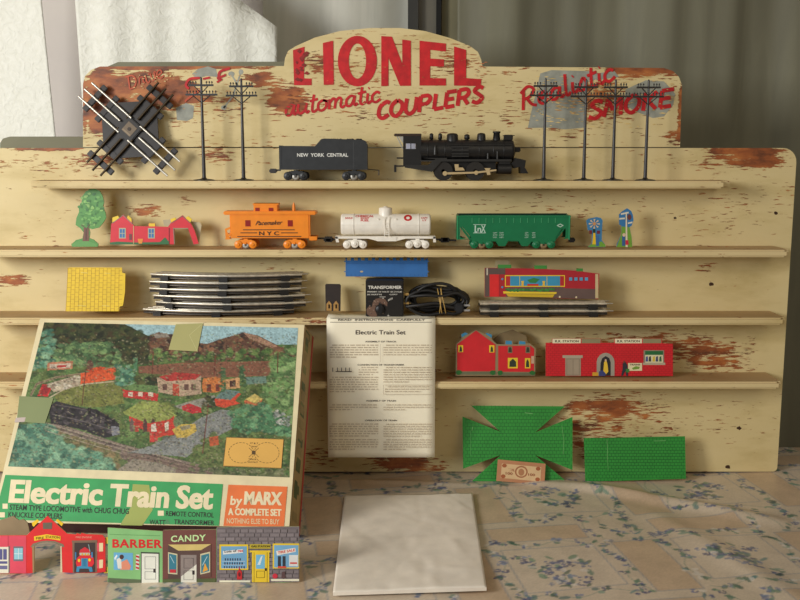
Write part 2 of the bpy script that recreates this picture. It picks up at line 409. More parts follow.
# raster canvas: a fine grid mesh whose vertex colours are painted with numpy
class Canvas:
    def __init__(s, x0, y0, x1, y1, step, base):
        s.x = np.arange(x0, x1 + step * .5, step); s.y = np.arange(y0, y1 + step * .5, step)
        s.X, s.Y = np.meshgrid(s.x, s.y); s.st = step; s.x0 = x0; s.y0 = y0
        s.c = np.empty(s.X.shape + (3,)); s.c[:] = base[:3]
    def _win(s, a, b, c, d):
        i0 = max(0, int((b - s.y0) / s.st) - 1); i1 = min(len(s.y), int((d - s.y0) / s.st) + 2)
        j0 = max(0, int((a - s.x0) / s.st) - 1); j1 = min(len(s.x), int((c - s.x0) / s.st) + 2)
        return slice(i0, i1), slice(j0, j1)
    def put(s, w, m, col, al=1.0):
        m = (m * al)[..., None]
        s.c[w] = s.c[w] * (1 - m) + np.array(col[:3]) * m
    def poly(s, pts, col, al=1.0):
        xs = [p[0] for p in pts]; ys = [p[1] for p in pts]
        w = s._win(min(xs), min(ys), max(xs), max(ys)); X = s.X[w]; Y = s.Y[w]
        if X.size == 0: return
        ins = np.zeros(X.shape, bool)
        for i in range(len(pts)):
            (ax, ay), (bx, by) = pts[i - 1], pts[i]
            if ay == by: continue
            cnd = ((ay > Y) != (by > Y)) & (X < (bx - ax) * (Y - ay) / (by - ay) + ax)
            ins ^= cnd
        s.put(w, ins.astype(float), col, al)
    def oval(s, cx, cy, rx, ry, col, al=1.0, rot=0.0, soft=0.25):
        r = max(rx, ry) + s.st
        w = s._win(cx - r, cy - r, cx + r, cy + r); X = s.X[w] - cx; Y = s.Y[w] - cy
        if X.size == 0: return
        a = X * math.cos(rot) + Y * math.sin(rot); b = -X * math.sin(rot) + Y * math.cos(rot)
        q = np.sqrt((a / rx) ** 2 + (b / ry) ** 2)
        s.put(w, np.clip((1 + soft / 2 - q) / soft, 0, 1), col, al)
    def line(s, pts, wd, col, al=1.0):
        for (ax, ay), (bx, by) in zip(pts, pts[1:]):
            w = s._win(min(ax, bx) - wd, min(ay, by) - wd, max(ax, bx) + wd, max(ay, by) + wd)
            X = s.X[w]; Y = s.Y[w]
            if X.size == 0: continue
            dx, dy = bx - ax, by - ay; L2 = dx * dx + dy * dy or 1e-9
            t = np.clip(((X - ax) * dx + (Y - ay) * dy) / L2, 0, 1)
            d = np.hypot(X - ax - t * dx, Y - ay - t * dy)
            s.put(w, np.clip((wd / 2 + s.st * .6 - d) / (s.st * 1.2), 0, 1), col, al)
    def dabs(s, pts, n, cols, r0, r1, al=0.9, flat=1.0):
        """n small leaf-like dabs inside polygon pts"""
        xs = [p[0] for p in pts]; ys = [p[1] for p in pts]; k = 0; tries = 0
        while k < n and tries < n * 20:
            tries += 1
            x = random.uniform(min(xs), max(xs)); y = random.uniform(min(ys), max(ys)); ins = False
            for i in range(len(pts)):
                (ax, ay), (bx, by) = pts[i - 1], pts[i]
                if (ay > y) != (by > y) and x < (bx - ax) * (y - ay) / (by - ay) + ax: ins = not ins
            if not ins: continue
            k += 1; r = random.uniform(r0, r1)
            s.oval(x, y, r, r * random.uniform(.45, .8) * flat, jit(random.choice(cols), .25), al, random.uniform(-.5, .5), 0.5)
    def mesh(s, name, fn, mat, parent=None, loc=None, smooth=True):
        """fn maps (X, Y) arrays to an (n, 3) array of world points"""
        P = fn(s.X.ravel(), s.Y.ravel())
        o0 = origin_of(parent) if parent is not None else Vector(loc or (0, 0, 0))
        P = P - np.array(o0)[None, :]
        ny, nx = s.X.shape
        i = np.arange(ny * nx).reshape(ny, nx)
        q = np.stack([i[:-1, :-1], i[:-1, 1:], i[1:, 1:], i[1:, :-1]], -1).reshape(-1, 4)
        me = bpy.data.meshes.new(name)
        me.vertices.add(len(P)); me.vertices.foreach_set('co', P.astype(np.float32).ravel())
        me.loops.add(q.size); me.loops.foreach_set('vertex_index', q.astype(np.int32).ravel())
        me.polygons.add(len(q)); me.polygons.foreach_set('loop_start', np.arange(0, q.size, 4, dtype=np.int32))
        me.update(calc_edges=True)
        me.polygons.foreach_set('use_smooth', np.full(len(q), smooth))
        ca = me.color_attributes.new('Col', 'FLOAT_COLOR', 'POINT')
        cc = np.ones((len(P), 4), dtype=np.float32); cc[:, :3] = s.c.reshape(-1, 3)
        ca.data.foreach_set('color', cc.ravel())
        me.materials.append(mat); me.validate(); me.update()
        o = bpy.data.objects.new(name, me); COL.objects.link(o)
        if parent is not None: o.parent = parent
        else: o.location = o0
        return o
def hit_np(X, Y, pl, off=0.0):
    d = np.array(FW)[None] + np.outer((X - 400) / FPX, np.array(RT)) + np.outer((300 - Y) / FPX, np.array(UP))
    n = np.array(pl.n); t = float((pl.p - CAM).dot(pl.n)) / (d @ n)
    return np.array(CAM)[None] + d * t[:, None] + n[None] * off

# ------------------------------------------------------------------ setting
SF = -0.085                                   # front of the shelves
def zat(y, Y): return hit(400, y, Vector((0, Y, 0)), Vector((0, 1, 0))).z
Z1, Z2, Z3, Z4 = (zat(y, SF) for y in (181, 250, 318, 382))
def structure(o): o['kind'] = 'structure'; return o
mb = MB(); mb.box(-2.6, 2.6, -3.4, 0.7, -0.80, -0.75)
m, nt, b = newmat('floor_boards'); 
w_ = nt.nodes.new('ShaderNodeTexWave'); w_.inputs['Scale'].default_value = 3
r_ = ramp(nt, w_.outputs['Fac'], [(0, C(96, 74, 52)), (1, C(120, 92, 64))]); nt.links.new(r_.outputs['Color'], b.inputs['Base Color'])
structure(obj('floor', mb, m))
mb = MB(); mb.box(-2.6, 2.6, 0.62, 0.70, -0.75, 1.9)
M_WALL = cloth_mat('lilac_wall', C(226, 220, 218), C(232, 226, 222), 3, 0.1, 0.001)
structure(obj('wall_back', mb, M_WALL))
M_FRAME = cloth_mat('bronze_frame', C(100, 96, 86), C(112, 108, 96), 8, 0.05, 0.001, 0.4)
M_FRAME2 = cloth_mat('dark_frame', C(50, 50, 48), C(58, 58, 54), 8, 0.05, 0.001, 0.4)
YW = 0.365
def bar(x0, x1, Y0, Y1, z0, z1, mat, name):
    u = depth(Vector((0, Y0, 0.9))) / FPX
    mb = MB(); mb.box((x0 - 400) * u, (x1 - 400) * u, Y0, Y1, z0, z1)
    return structure(obj(name, mb, mat))
bar(408, 418, YW, YW + .05, -.7, 1.8, M_FRAME2, 'trim_1')
bar(418.5, 436, YW + .02, YW + .05, -.7, 1.8, M_FRAME, 'trim_2')
M_DARK = cloth_mat('black_gap', C(14, 14, 13), C(20, 20, 18), 8, .05, .001)
bar(436.5, 441, YW, YW + .05, -.7, 1.8, M_DARK, 'trim_3')
bar(441.5, 458, YW + .02, YW + .05, -.7, 1.8, cloth_mat('olive_frame', C(124, 118, 92), C(134, 128, 100), 8, .05, .001), 'trim_4')

# curtains: hanging folded sheets
def curtain(name, label, x0, x1, Y, top, bottom, folds, mat, cut=None, n=160, m=24):
    """x0,x1 in photo points at height of the photo's top edge; folds = [(wavelength m, amplitude m, phase)]"""
    u = depth(Vector((0, Y, 0.9))) / FPX
    X0, X1 = (x0 - 400) * u, (x1 - 400) * u
    vs = []; fs = []
    for j in range(m + 1):
        for i in range(n + 1):
            a = i / n; X = X0 + (X1 - X0) * a; t = j / m
            zb = bottom if cut is None else bottom + cut(X, u)
            z = zb + (top - zb) * t
            y = sum(A * math.sin(2 * PI * X / Lm + ph + 0.5 * math.sin(z * 1.3 + ph)) for Lm, A, ph in folds)
            vs.append((X + 0.006 * math.sin(z * 2.1), Y + y, z))
    for j in range(m):
        for i in range(n):
            k = j * (n + 1) + i
            fs.append((k, k + 1, k + n + 2, k + n + 1))
    mb = MB(); mb.add(vs, fs, smooth=True)
    o = obj(name, mb, mat, loc=((X0 + X1) / 2, Y, bottom))
    mod = o.modifiers.new('solid', 'SOLIDIFY'); mod.thickness = 0.0015
    return tag(o, label, 'curtain')
M_GREY = cloth_mat('grey_green_curtain', C(118, 116, 98), C(128, 126, 106), 6, 0.15, 0.002, 0.7, (3, 3, .4))
M_PALE = cloth_mat('pale_sheer', C(184, 184, 172), C(204, 202, 190), 5, 0.15, 0.002, 0.6, (3, 3, .4))
M_EMB = cloth_mat('embossed_white', C(238, 238, 226), C(246, 246, 236), 60, 0.8, 0.004, 0.6, (1, 1, 1))
curtain('window_curtain', 'long grey-green pleated curtain behind the right half of the shelf board', 455, 905, 0.34, 1.7, -0.72,
        [(0.42, 0.017, 1.0), (0.17, 0.007, 2.2), (0.071, 0.002, 0.3)], M_GREY)
curtain('sheer_curtain', 'pale grey sheer curtain hanging behind the red capital letters', 262, 409, 0.41, 1.7, -0.72,
        [(0.24, 0.010, 0.4), (0.09, 0.002, 1.2)], M_PALE)
def panel(name, label, Y, left, right, top, folds, mat):
    """flat cloth hanging to the floor; left, right = x at photo rows 0 and 100; top = function x -> upper edge row"""
    pl = vplane(Y); n = 70; m = 30; vs = []; fs = []; ybot = hit(400, 300, pl.p, pl.n)
    for j in range(m + 1):
        for i in range(n + 1):
            a = i / n; x0 = left[0] + (right[0] - left[0]) * a
            yt = top(x0); y = yt + (760 - yt) * j / m
            q = min(y, 200) / 100
            xl = left[0] + (left[1] - left[0]) * q; xr = right[0] + (right[1] - right[0]) * q
            p = pl.at(xl + (xr - xl) * a, y); p.y += sum(A * math.sin(2 * PI * p.x / Lm + ph) for Lm, A, ph in folds)
            vs.append(p)
    for j in range(m):
        for i in range(n):
            k = j * (n + 1) + i; fs.append((k, k + n + 1, k + n + 2, k + 1))
    mb = MB(); mb.add(vs, fs, smooth=True, raw=True)
    o = obj(name, mb, mat, loc=pl.at((left[0] + right[0]) / 2, 760)); mod = o.modifiers.new('solid', 'SOLIDIFY'); mod.thickness = 0.003
    return tag(o, label, 'curtain')
panel('embossed_curtain', 'white embossed cloth at the far left edge, left of the pale lilac strip', 0.22, (-70, -70), (41, 51.5), lambda x: -130, [(.5, .006, .3)], M_EMB)
panel('embossed_curtain', 'wide white embossed cloth with a slanted upper right corner, above the track crossing', 0.20, (75, 82), (277, 277),
      lambda x: -130 if x < 62 else max(-130, (x - 240) * .73), [(.085, .0035, .3), (.24, .004, 2)], M_EMB)

# table and oilcloth
tb = thing('table', 'wooden table hidden under the flowered oilcloth', 'table', (0, -0.45, -0.75))
mb = MB(C(110, 76, 46)); mb.rbox(-1.12, 1.12, -1.02, 0.15, -0.035, -0.012, 0.006); obj('table_top', mb, M_PAINT, tb)
for x in (-1.05, 1.05):
    for y in (-.95, .09):
        mb = MB(C(96, 64, 40)); mb.cyl((x, y, -.75), (x, y, -.035), .022, .032, 12); obj('leg', mb, M_PAINT, tb)

def cloth_h(X, Y):
    h = 0.0012 * np.sin(X * 9 + Y * 4) + 0.001 * np.sin(X * 17 - Y * 13 + 1) + 0.0012
    def ridge(ax, ay, bx, by, w, amp):
        dx, dy = bx - ax, by - ay; L2 = dx * dx + dy * dy
        t = np.clip(((X - ax) * dx + (Y - ay) * dy) / L2, 0, 1)
        d = np.hypot(X - ax - t * dx, Y - ay - t * dy)
        return amp * np.exp(-(d / w) ** 2) * np.sin(np.clip(t, 0.02, 1) * PI) ** .5
    def g(px, py): p = TABLE.at(px, py); return p.x, p.y
    h = h + ridge(*g(560, 482), *g(790, 522), .022, .011) + ridge(*g(500, 478), *g(650, 497), .016, .005)
    h = h + ridge(*g(640, 505), *g(820, 610), .03, .006) + ridge(*g(300, 478), *g(520, 486), .012, .003)
    h = h + ridge(*g(-40, 590), *g(120, 560), .02, .004)
    # flat where things stand
    return h
cv = Canvas(-1.15, -1.05, 1.15, 0.17, 0.0026, C(208, 192, 170))
A = math.radians(9)
ca_, sa_ = math.cos(A), math.sin(A)
U = cv.X * ca_ + cv.Y * sa_ + 5.02; V = -cv.X * sa_ + cv.Y * ca_ + 5.0
def toworld(u, v): u -= 5.02; v -= 5.0; return u * ca_ - v * sa_, u * sa_ + v * ca_
blues = [C(84, 98, 140), C(106, 120, 156), C(68, 78, 118), C(130, 140, 166)]
greens = [C(84, 122, 106), C(104, 140, 116), C(72, 106, 94), C(120, 152, 136), C(88, 132, 132)]
PLAINC = C(202, 178, 150); INN = C(212, 196, 174); LACE = C(140, 148, 160)
def sprig(x, y, n, r, big=1.0):
    for _ in range(n):
        a = random.uniform(0, 2 * PI); d = r * math.sqrt(random.random()); q = random.random()
        px_, py_ = x + d * math.cos(a), y + d * math.sin(a)
        if q < .45: cv.oval(px_, py_, random.uniform(.005, .010) * big, random.uniform(.0025, .005) * big, jit(random.choice(greens), .2), .75, random.uniform(0, PI))
        elif q < .88:
            c_ = random.choice(blues)
            for _k in range(5): cv.oval(px_ + random.uniform(-.007, .007) * big, py_ + random.uniform(-.007, .007) * big, random.uniform(.002, .0045) * big, random.uniform(.0015, .0035) * big, jit(c_, .3), .7, random.uniform(0, PI))
        else: cv.oval(px_, py_, .006 * big, .004 * big, C(222, 214, 204), .7, a)
def quad(u0, v0, u1, v1): return [toworld(u0, v0), toworld(u1, v0), toworld(u1, v1), toworld(u0, v1)]
def vine(u0, v0, u1, v1):
    L = math.hypot(u1 - u0, v1 - v0); n = int(L / .012) + 2; ph = random.uniform(0, 6); pts = []
    for k in range(n + 1):
        q = k / n; w_ = .009 * math.sin(q * L * 60 + ph)
        pts.append(toworld(u0 + (u1 - u0) * q - (v1 - v0) / L * w_, v0 + (v1 - v0) * q + (u1 - u0) / L * w_))
    cv.line(pts, .0012, C(122, 144, 128), .7)
    for k in range(0, n + 1):
        if random.random() < .62: sprig(pts[k][0] + random.uniform(-.006, .006), pts[k][1] + random.uniform(-.006, .006), 2, .008)
Q = 0.30
for i in range(-5, 6):
    for j in range(-5, 3):
        u0, v0 = 5.02 + i * Q + (j % 2) * .09, 5.0 + j * Q
        # plain bar, floral square, vine borders, laid like patchwork
        cv.poly(quad(u0, v0, u0 + .075, v0 + .19), PLAINC); cv.poly(quad(u0 + .10, v0 + .215, u0 + .27, v0 + .275), PLAINC)
        cv.poly(quad(u0 + .105, v0 + .03, u0 + .265, v0 + .185), INN)
        for (a0, b0, a1, b1) in ((u0, v0, u0 + .075, v0 + .19), (u0 + .10, v0 + .215, u0 + .27, v0 + .275), (u0 + .105, v0 + .03, u0 + .265, v0 + .185)):
            for (p, q_) in (((a0, b0), (a1, b0)), ((a1, b0), (a1, b1)), ((a1, b1), (a0, b1)), ((a0, b1), (a0, b0))):
                n = int(math.hypot(q_[0] - p[0], q_[1] - p[1]) / .008)
                for k in range(n):
                    f0, f1 = k / n, (k + .62) / n
                    cv.line([toworld(p[0] + (q_[0] - p[0]) * f0, p[1] + (q_[1] - p[1]) * f0), toworld(p[0] + (q_[0] - p[0]) * f1, p[1] + (q_[1] - p[1]) * f1)], .002, LACE, .8)
        x, y = toworld(u0 + .185, v0 + .108); sprig(x, y, 34, .048, 1.25)
        for _ in range(3): sprig(x + random.uniform(-.06, .06), y + random.uniform(-.06, .06), 7, .018)
        vine(u0 + .09, v0 + .01, u0 + .28, v0 + .01); vine(u0 + .285, v0, u0 + .285, v0 + .29); vine(u0 + .02, v0 + .205, u0 + .02, v0 + .29); vine(u0 + .05, v0 + .205, u0 + .28, v0 + .20); vine(u0 + .09, v0 + .02, u0 + .09, v0 + .19); vine(u0 + .055, v0 + .22, u0 + .075, v0 + .29)
cv.c *= (0.94 + 0.12 * RNG.rand(*cv.X.shape))[..., None]
def cloth_fn(X, Y): return np.stack([X, Y, cloth_h(X, Y) - 0.003], 1)
tc_ = cv.mesh('tablecloth', cloth_fn, M_CLOTH, loc=(0, -0.45, -0.012))
mod = tc_.modifiers.new('solid', 'SOLIDIFY'); mod.thickness = 0.001; mod.offset = -1
tag(tc_, 'tan oilcloth printed with blue flowers and green leaves, spread over the table', 'tablecloth')

# ------------------------------------------------------------------ the stepped display board
stand = thing('display_board', 'cream wooden shelf board with flaking paint and red brushed lettering, standing on the table', 'display board', (-0.034, 0.0, 0.0))
PB = vplane(0.0); PH = vplane(-0.004)
def bl(px, py, rx, rz, st): p = PB.at(px, py); return (p.x + 0.034, p.z, rx * .00195, rz * .00195, st)
XL, XR = -0.852, 0.7845
ZT = PB.at(400, 148).z
def rounded(x0, x1, z0, z1, rs, n=7):
    pts = []
    for (cx, cz, a0, r) in ((x1 - rs[1], z1 - rs[1], 0, rs[1]), (x0 + rs[0], z1 - rs[0], PI / 2, rs[0]), (x0 + rs[2], z0 + rs[2], PI, rs[2]), (x1 - rs[3], z0 + rs[3], 1.5 * PI, rs[3])):
        for k in range(n): t = a0 + PI / 2 * k / (n - 1); pts.append((cx + r * math.cos(t), cz + r * math.sin(t)))
    return pts
M_BOARD = board_mat('flaking_board', 0.70, [
    bl(650, 345, 125, 30, .20), bl(725, 362, 60, 30, .14), bl(585, 415, 55, 40, .17), bl(600, 452, 40, 22, .14), bl(405, 462, 60, 18, .30), bl(320, 455, 40, 20, .2),
    bl(110, 160, 60, 10, .14), bl(215, 155, 25, 10, .2), bl(700, 160, 110, 14, .14), bl(760, 158, 40, 16, .18), bl(12, 280, 26, 10, .28), bl(22, 165, 60, 14, .1), bl(620, 405, 60, 20, .1),
    bl(150, 210, 30, 9, .2), bl(185, 200, 16, 8, .22), bl(705, 268, 14, 8, .16), bl(380, 345, 60, 12, -.1), bl(300, 200, 120, 30, -.12), bl(520, 270, 120, 30, -.08), bl(100, 280, 60, 30, -.1),
    bl(745, 150, 55, 5, .3), bl(40, 148.5, 60, 4, .3), bl(60, 165, 80, 14, .06), bl(240, 165, 60, 14, .05), bl(640, 412, 60, 30, .04), bl(520, 352, 200, 18, .05), bl(792, 300, 5, 160, .12)], fthr=.648)
mb = MB(); mb.prism(rounded(XL, XR, 0.001, ZT, (.03, .028, .01, .009)), 0.0, 0.02); obj('back_board', mb, M_BOARD, stand)
# header board with its arch
hp = [(83, 147), (83, 84), (85, 76), (91, 70), (100, 66.5), (284, 66), (285, 58), (288, 51), (296, 46), (315, 37.5), (340, 31), (370, 28), (400, 28), (425, 31), (450, 38), (470, 46), (478, 52), (481, 59), (482.5, 66.5), (664, 68), (673, 71), (679, 77), (682, 85), (680, 147)]
M_HEAD = board_mat('flaking_header', 0.665, [
    bl(140, 88, 66, 26, .17), bl(102, 100, 22, 40, .28), bl(110, 118, 40, 24, .2), bl(178, 95, 44, 18, .18), bl(287, 100, 28, 20, .30), bl(262, 80, 28, 12, .2), bl(318, 62, 22, 14, .16), bl(225, 105, 30, 18, .1),
    bl(655, 72, 50, 10, .22), bl(600, 100, 60, 26, .1), bl(675, 138, 18, 12, .2), bl(460, 60, 35, 20, .12), bl(520, 118, 50, 14, .08), bl(240, 130, 60, 12, -.08), bl(370, 132, 60, 12, -.1),
    bl(640, 69, 48, 5, .3), bl(190, 67.5, 110, 3, .3), bl(84, 100, 4, 40, .2), bl(680, 110, 4, 40, .25), bl(385, 60, 100, 30, .03), bl(600, 110, 90, 35, .04), bl(520, 100, 80, 30, .05)], fthr=.612)
mb = MB(plane=PH); mb.sheet(hp, 0.020); obj('header_board', mb, M_HEAD, stand)
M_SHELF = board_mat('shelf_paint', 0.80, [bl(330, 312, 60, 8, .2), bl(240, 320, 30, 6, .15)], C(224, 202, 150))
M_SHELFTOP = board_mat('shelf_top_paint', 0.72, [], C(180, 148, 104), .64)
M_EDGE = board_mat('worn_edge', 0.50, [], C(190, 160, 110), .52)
def faces_mat(o, mat, test):
    o.data.materials.append(mat)
    for p in o.data.polygons:
        if test(p): p.material_index = 1
def shelf(x0, x1, z, rad=.006):
    u = depth(Vector((0, SF, z))) / FPX
    X0, X1 = (x0 - 400) * u, (x1 - 400) * u
    bm = bmesh.new(); bmesh.ops.create_cube(bm, size=1)
    for v in bm.verts: v.co = Vector(((X0 + X1) / 2 + v.co.x * (X1 - X0), (SF - 0.0005) / 2 + v.co.y * (-SF - .0005), z - .007 + v.co.z * .014))
    ed = [e for e in bm.edges if all(v.co.y < -.05 for v in e.verts)]
    vert = [e for e in ed if abs(e.verts[0].co.z - e.verts[1].co.z) > .01]
    bmesh.ops.bevel(bm, geom=vert, offset=rad, segments=5, affect='EDGES')
    ed = [e for e in bm.edges if e.calc_length() > .0 and all(v.co.y < -.055 for v in e.verts) and abs(e.verts[0].co.z - e.verts[1].co.z) < 1e-4]
    bmesh.ops.bevel(bm, geom=ed, offset=.003, segments=2, affect='EDGES')
    bm.verts.index_update(); mb = MB()
    mb.add([v.co[:] for v in bm.verts], [tuple(v.index for v in f.verts) for f in bm.faces]); bm.free()
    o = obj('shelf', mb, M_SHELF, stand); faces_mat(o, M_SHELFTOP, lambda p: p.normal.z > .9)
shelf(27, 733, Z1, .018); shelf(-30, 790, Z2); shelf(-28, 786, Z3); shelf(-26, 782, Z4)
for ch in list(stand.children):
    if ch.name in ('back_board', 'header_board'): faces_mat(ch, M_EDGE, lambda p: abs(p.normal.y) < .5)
# grey sheet added for the window-glass reflection above the left shoulders
M_REFLECTION = cloth_mat('grey_reflection', C(120, 118, 96), C(134, 132, 110), 5, .1, .001)
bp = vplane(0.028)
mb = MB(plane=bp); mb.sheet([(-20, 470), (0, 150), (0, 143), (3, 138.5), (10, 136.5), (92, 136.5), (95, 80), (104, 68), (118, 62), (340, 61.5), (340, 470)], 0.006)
obj('reflection_panel', mb, M_REFLECTION, stand)
# nail holes and dents
for x, y, r in ((675, 218, 1.6), (776, 213, 2.6), (711, 284, 3), (739, 428, 2.8), (728, 467, 3), (130, 214, .9), (612, 232, .8)):
    mb = MB(C(70, 44, 26), PB); mb.oval(x, y, r * .8, r * .65, None, 9, .25); obj('nail_hole', mb, M_PAINT, stand)
# header lettering
RED = C(206, 28, 34); BR = C(120, 66, 36)
mb = MB(RED, PH)
def lay(name, extra=0, col=None):
    global mb
    o_ = obj(name, mb, M_PAINT, stand)
    if name == 'flaking_paint': o_['kind'] = 'stuff'
    off = mb.off; mb = MB(col or RED, PH); mb.off = off + .0002 * extra
gp = C(160, 162, 150)
random.seed(3)
def streaks(box, n, col, w=9, h=1.0):
    for _ in range(n):
        x = random.uniform(box[0], box[2]); y = random.uniform(box[1], box[3]); l = random.uniform(.3, 1) * w
        mb.poly([(x, y), (x + l * .5, y - h * random.uniform(.3, .8)), (x + l, y), (x + l * .6, y + h * random.uniform(.3, .7))], jit(col, .2))
z = Zf(520, 60, 4.444)
mb.poly(z((90, 60), (140, 45), (330, 50), (345, 80), (290, 110), (300, 190), (290, 300), (200, 308), (130, 300), (35, 302), (50, 230), (70, 150)), gp)
lay('grey_paint_patch'); mb.poly(z((470, 130), (560, 90), (640, 95), (690, 150), (680, 200), (640, 250), (590, 258), (530, 235), (460, 200)), gp)
lay('grey_paint_patch'); mb.poly(z((330, 60), (420, 50), (440, 75), (340, 90)), gp)
lay('grey_paint_patch'); z = Zf(110, 60, 5)
mb.poly(z((410, 70), (440, 45), (490, 32), (530, 45), (540, 85), (480, 80), (430, 95)), gp)
lay('grey_paint_patch'); mb.poly(z((330, 240), (380, 215), (420, 230), (415, 290), (385, 305), (335, 300)), gp)
lay('grey_paint_patch'); mb.oval(*z((607, 70))[0], 3.2, 2.6, gp); mb.oval(*z((655, 60))[0], 2.4, 2.6, gp); mb.oval(*z((570, 238))[0], 3, 2.3, gp)
mb.line(z((655, 60), (615, 180), (570, 238)), 1.6, gp); mb.line(z((607, 70), (640, 130)), 1.5, gp)
lay('grey_paint_patch')
mb.up()
streaks((540, 95, 590, 115), 26, C(206, 150, 84)); streaks((530, 75, 672, 130), 50, C(226, 196, 128)); streaks((180, 70, 240, 122), 50, C(212, 160, 100), 6, .8)
for _ in range(2): streaks((530, 76, 612, 128), 40, C(222, 196, 134), 7)
lay('flaking_paint', 1)
z = Zf(270, 20, 3.478)
mb.poly(z((80, 105), (120, 93), (118, 203), (145, 204), (145, 227), (84, 227)))
lay('capital_letter'); mb.poly(z((184, 80), (220, 72), (222, 225), (187, 226)))
c0 = z((304, 143))[0]; lay('capital_letter')
mb.ring(c0[0], c0[1], 68 / 3.478, 88 / 3.478, 30 / 3.478, 61 / 3.478, RED, 40)
lay('capital_letter'); mb.poly(z((387, 56), (424, 58), (460, 152), (460, 68), (490, 72), (490, 229), (452, 229), (412, 132), (412, 229), (387, 229)))
lay('capital_letter'); mb.poly(z((520, 72), (612, 82), (612, 110), (557, 104), (557, 134), (605, 137), (605, 162), (557, 161), (557, 202), (612, 203), (612, 228), (520, 228)))
lay('capital_letter'); mb.poly(z((640, 92), (682, 104), (682, 202), (735, 206), (733, 230), (640, 228)))
lay('capital_letter'); q = z((50, 335), (385, 283)); script(mb, 'automatic', *q[0], *q[1], 10, 2.6, RED)
lay('painted_word'); q = z((372, 345), (742, 284)); script(mb, 'COUpLEqS', *q[0], *q[1], 9.4, 4.0, RED, .3)
z = Zf(520, 60, 4.444)
lay('painted_word'); q = z((8, 225), (425, 85)); script(mb, 'Realistic', *q[0], *q[1], 11, 3.0, RED, .25)
lay('painted_word'); q = z((300, 265), (680, 205)); script(mb, 'SMOKE', *q[0], *q[1], 10.5, 4.0, RED, .3)
z = Zf(110, 60, 5)
OR = C(196, 84, 48)
lay('painted_word'); q = z((95, 150), (275, 85)); script(mb, 'Drive', *q[0], *q[1], 8.2, 1.5, OR, .1)
lay('painted_word'); mb.brush(z((395, 145), (380, 125), (400, 95), (450, 90)), 2.4, RED); mb.brush(z((375, 208), (395, 190), (450, 150)), 2.0, OR); mb.brush(z((465, 95), (500, 88)), 2, RED)
mb.brush(z((545, 100), (550, 60), (600, 42)), 2.6, RED); mb.brush(z((535, 92), (580, 75)), 2.2, RED); mb.brush(z((535, 112), (560, 95)), 2, RED)
lay('paint_remnant', 1)
streaks((293, 50, 304, 80), 18, C(140, 34, 28), 7, 3.5); streaks((283, 90, 305, 116), 22, C(140, 78, 44), 8, 1.6)
streaks((296, 52, 474, 86), 34, C(206, 120, 70), 4, .5); streaks((320, 96, 480, 116), 16, C(224, 190, 124), 5, .6); streaks((526, 80, 672, 116), 60, C(214, 178, 112), 6, .8)
streaks((130, 74, 170, 90), 26, C(226, 196, 132), 5, .9); streaks((470, 60, 484, 78), 10, C(190, 110, 60), 6, 1)
obj('flaking_paint', mb, M_PAINT, stand)['kind'] = 'stuff'

# ------------------------------------------------------------------ telegraph poles
M_POLE = attr_mat('pole_plastic', 0.35, 0, 0.2, 80)
def make_pole():
    F, o, u = frame(543.5, -0.052, Z1)
    t = thing('telegraph_pole', 'x', 'telegraph pole', o, 'toy telegraph poles on the top shelf')
    def nb(c=C(44, 42, 40)): m = MB(c); m.M = F; return m
    b = nb(C(34, 32, 30)); b.lathe((0, 0, 0), (0, 0, 1), [(0, 10.5), (.7, 10.5), (1.3, 7), (1.8, 3), (2.8, 2.2)], 24); obj('base', b, M_POLE, t)
    b = nb(C(60, 58, 58)); b.cyl((0, 0, 1), (0, 0, 99), 1.9, 1.05, 10); b.cyl((0, 0, 99), (0, 0, 100.3), 1.05, .4, 10); obj('pole', b, M_POLE, t)
    for zz, hw, xs in ((91.5, 12, (-10.5, -8, -5.2, 5.2, 8, 10.5)), (82.5, 15.5, (-14, -11, -8, -5, 5, 8, 11, 14))):
        b = nb(); b.box(-hw, hw, -1.2, 0.6, zz, zz + 1.8); arm = obj('crossarm', b, M_POLE, t)
        for x in xs:
            b = nb(); b.cyl((x, -.3, zz + 1.6), (x, -.3, zz + 3.2), .35, .35, 6); b.lathe((x, -.3, zz + 3.0), (0, 0, 1), [(0, .8), (1.1, .75), (1.9, .35)], 8); obj('insulator', b, M_POLE, arm)
        b = nb(); b.cyl((-hw * .55, -.8, zz), (0, -.8, zz - 7), .55, .55, 6); b.cyl((hw * .55, -.8, zz), (0, -.8, zz - 7), .55, .55, 6); obj('brace', b, M_POLE, t)
    return t, u
pole, u1 = make_pole()
pl_lab = ['black toy telegraph pole nearest the smokestack of the locomotive', 'black toy telegraph pole second to the right of the locomotive',
          'black toy telegraph pole third to the right of the locomotive', 'black toy telegraph pole at the far right end of the top shelf',
          'black toy telegraph pole right beside the track crossing', 'black toy telegraph pole standing between another pole and the tender']
for i, (px, sc_) in enumerate(((543.5, 1.0), (584, .99), (613.5, .99), (645, .985), (203.8, 1.01), (243, 1.0))):
    t = pole if i == 0 else copy_tree(pole)
    t.location = ((px - 400) * u1, -0.052 + (i % 3) * .004, Z1); t.scale = (sc_,) * 3
    t['label'] = pl_lab[i]

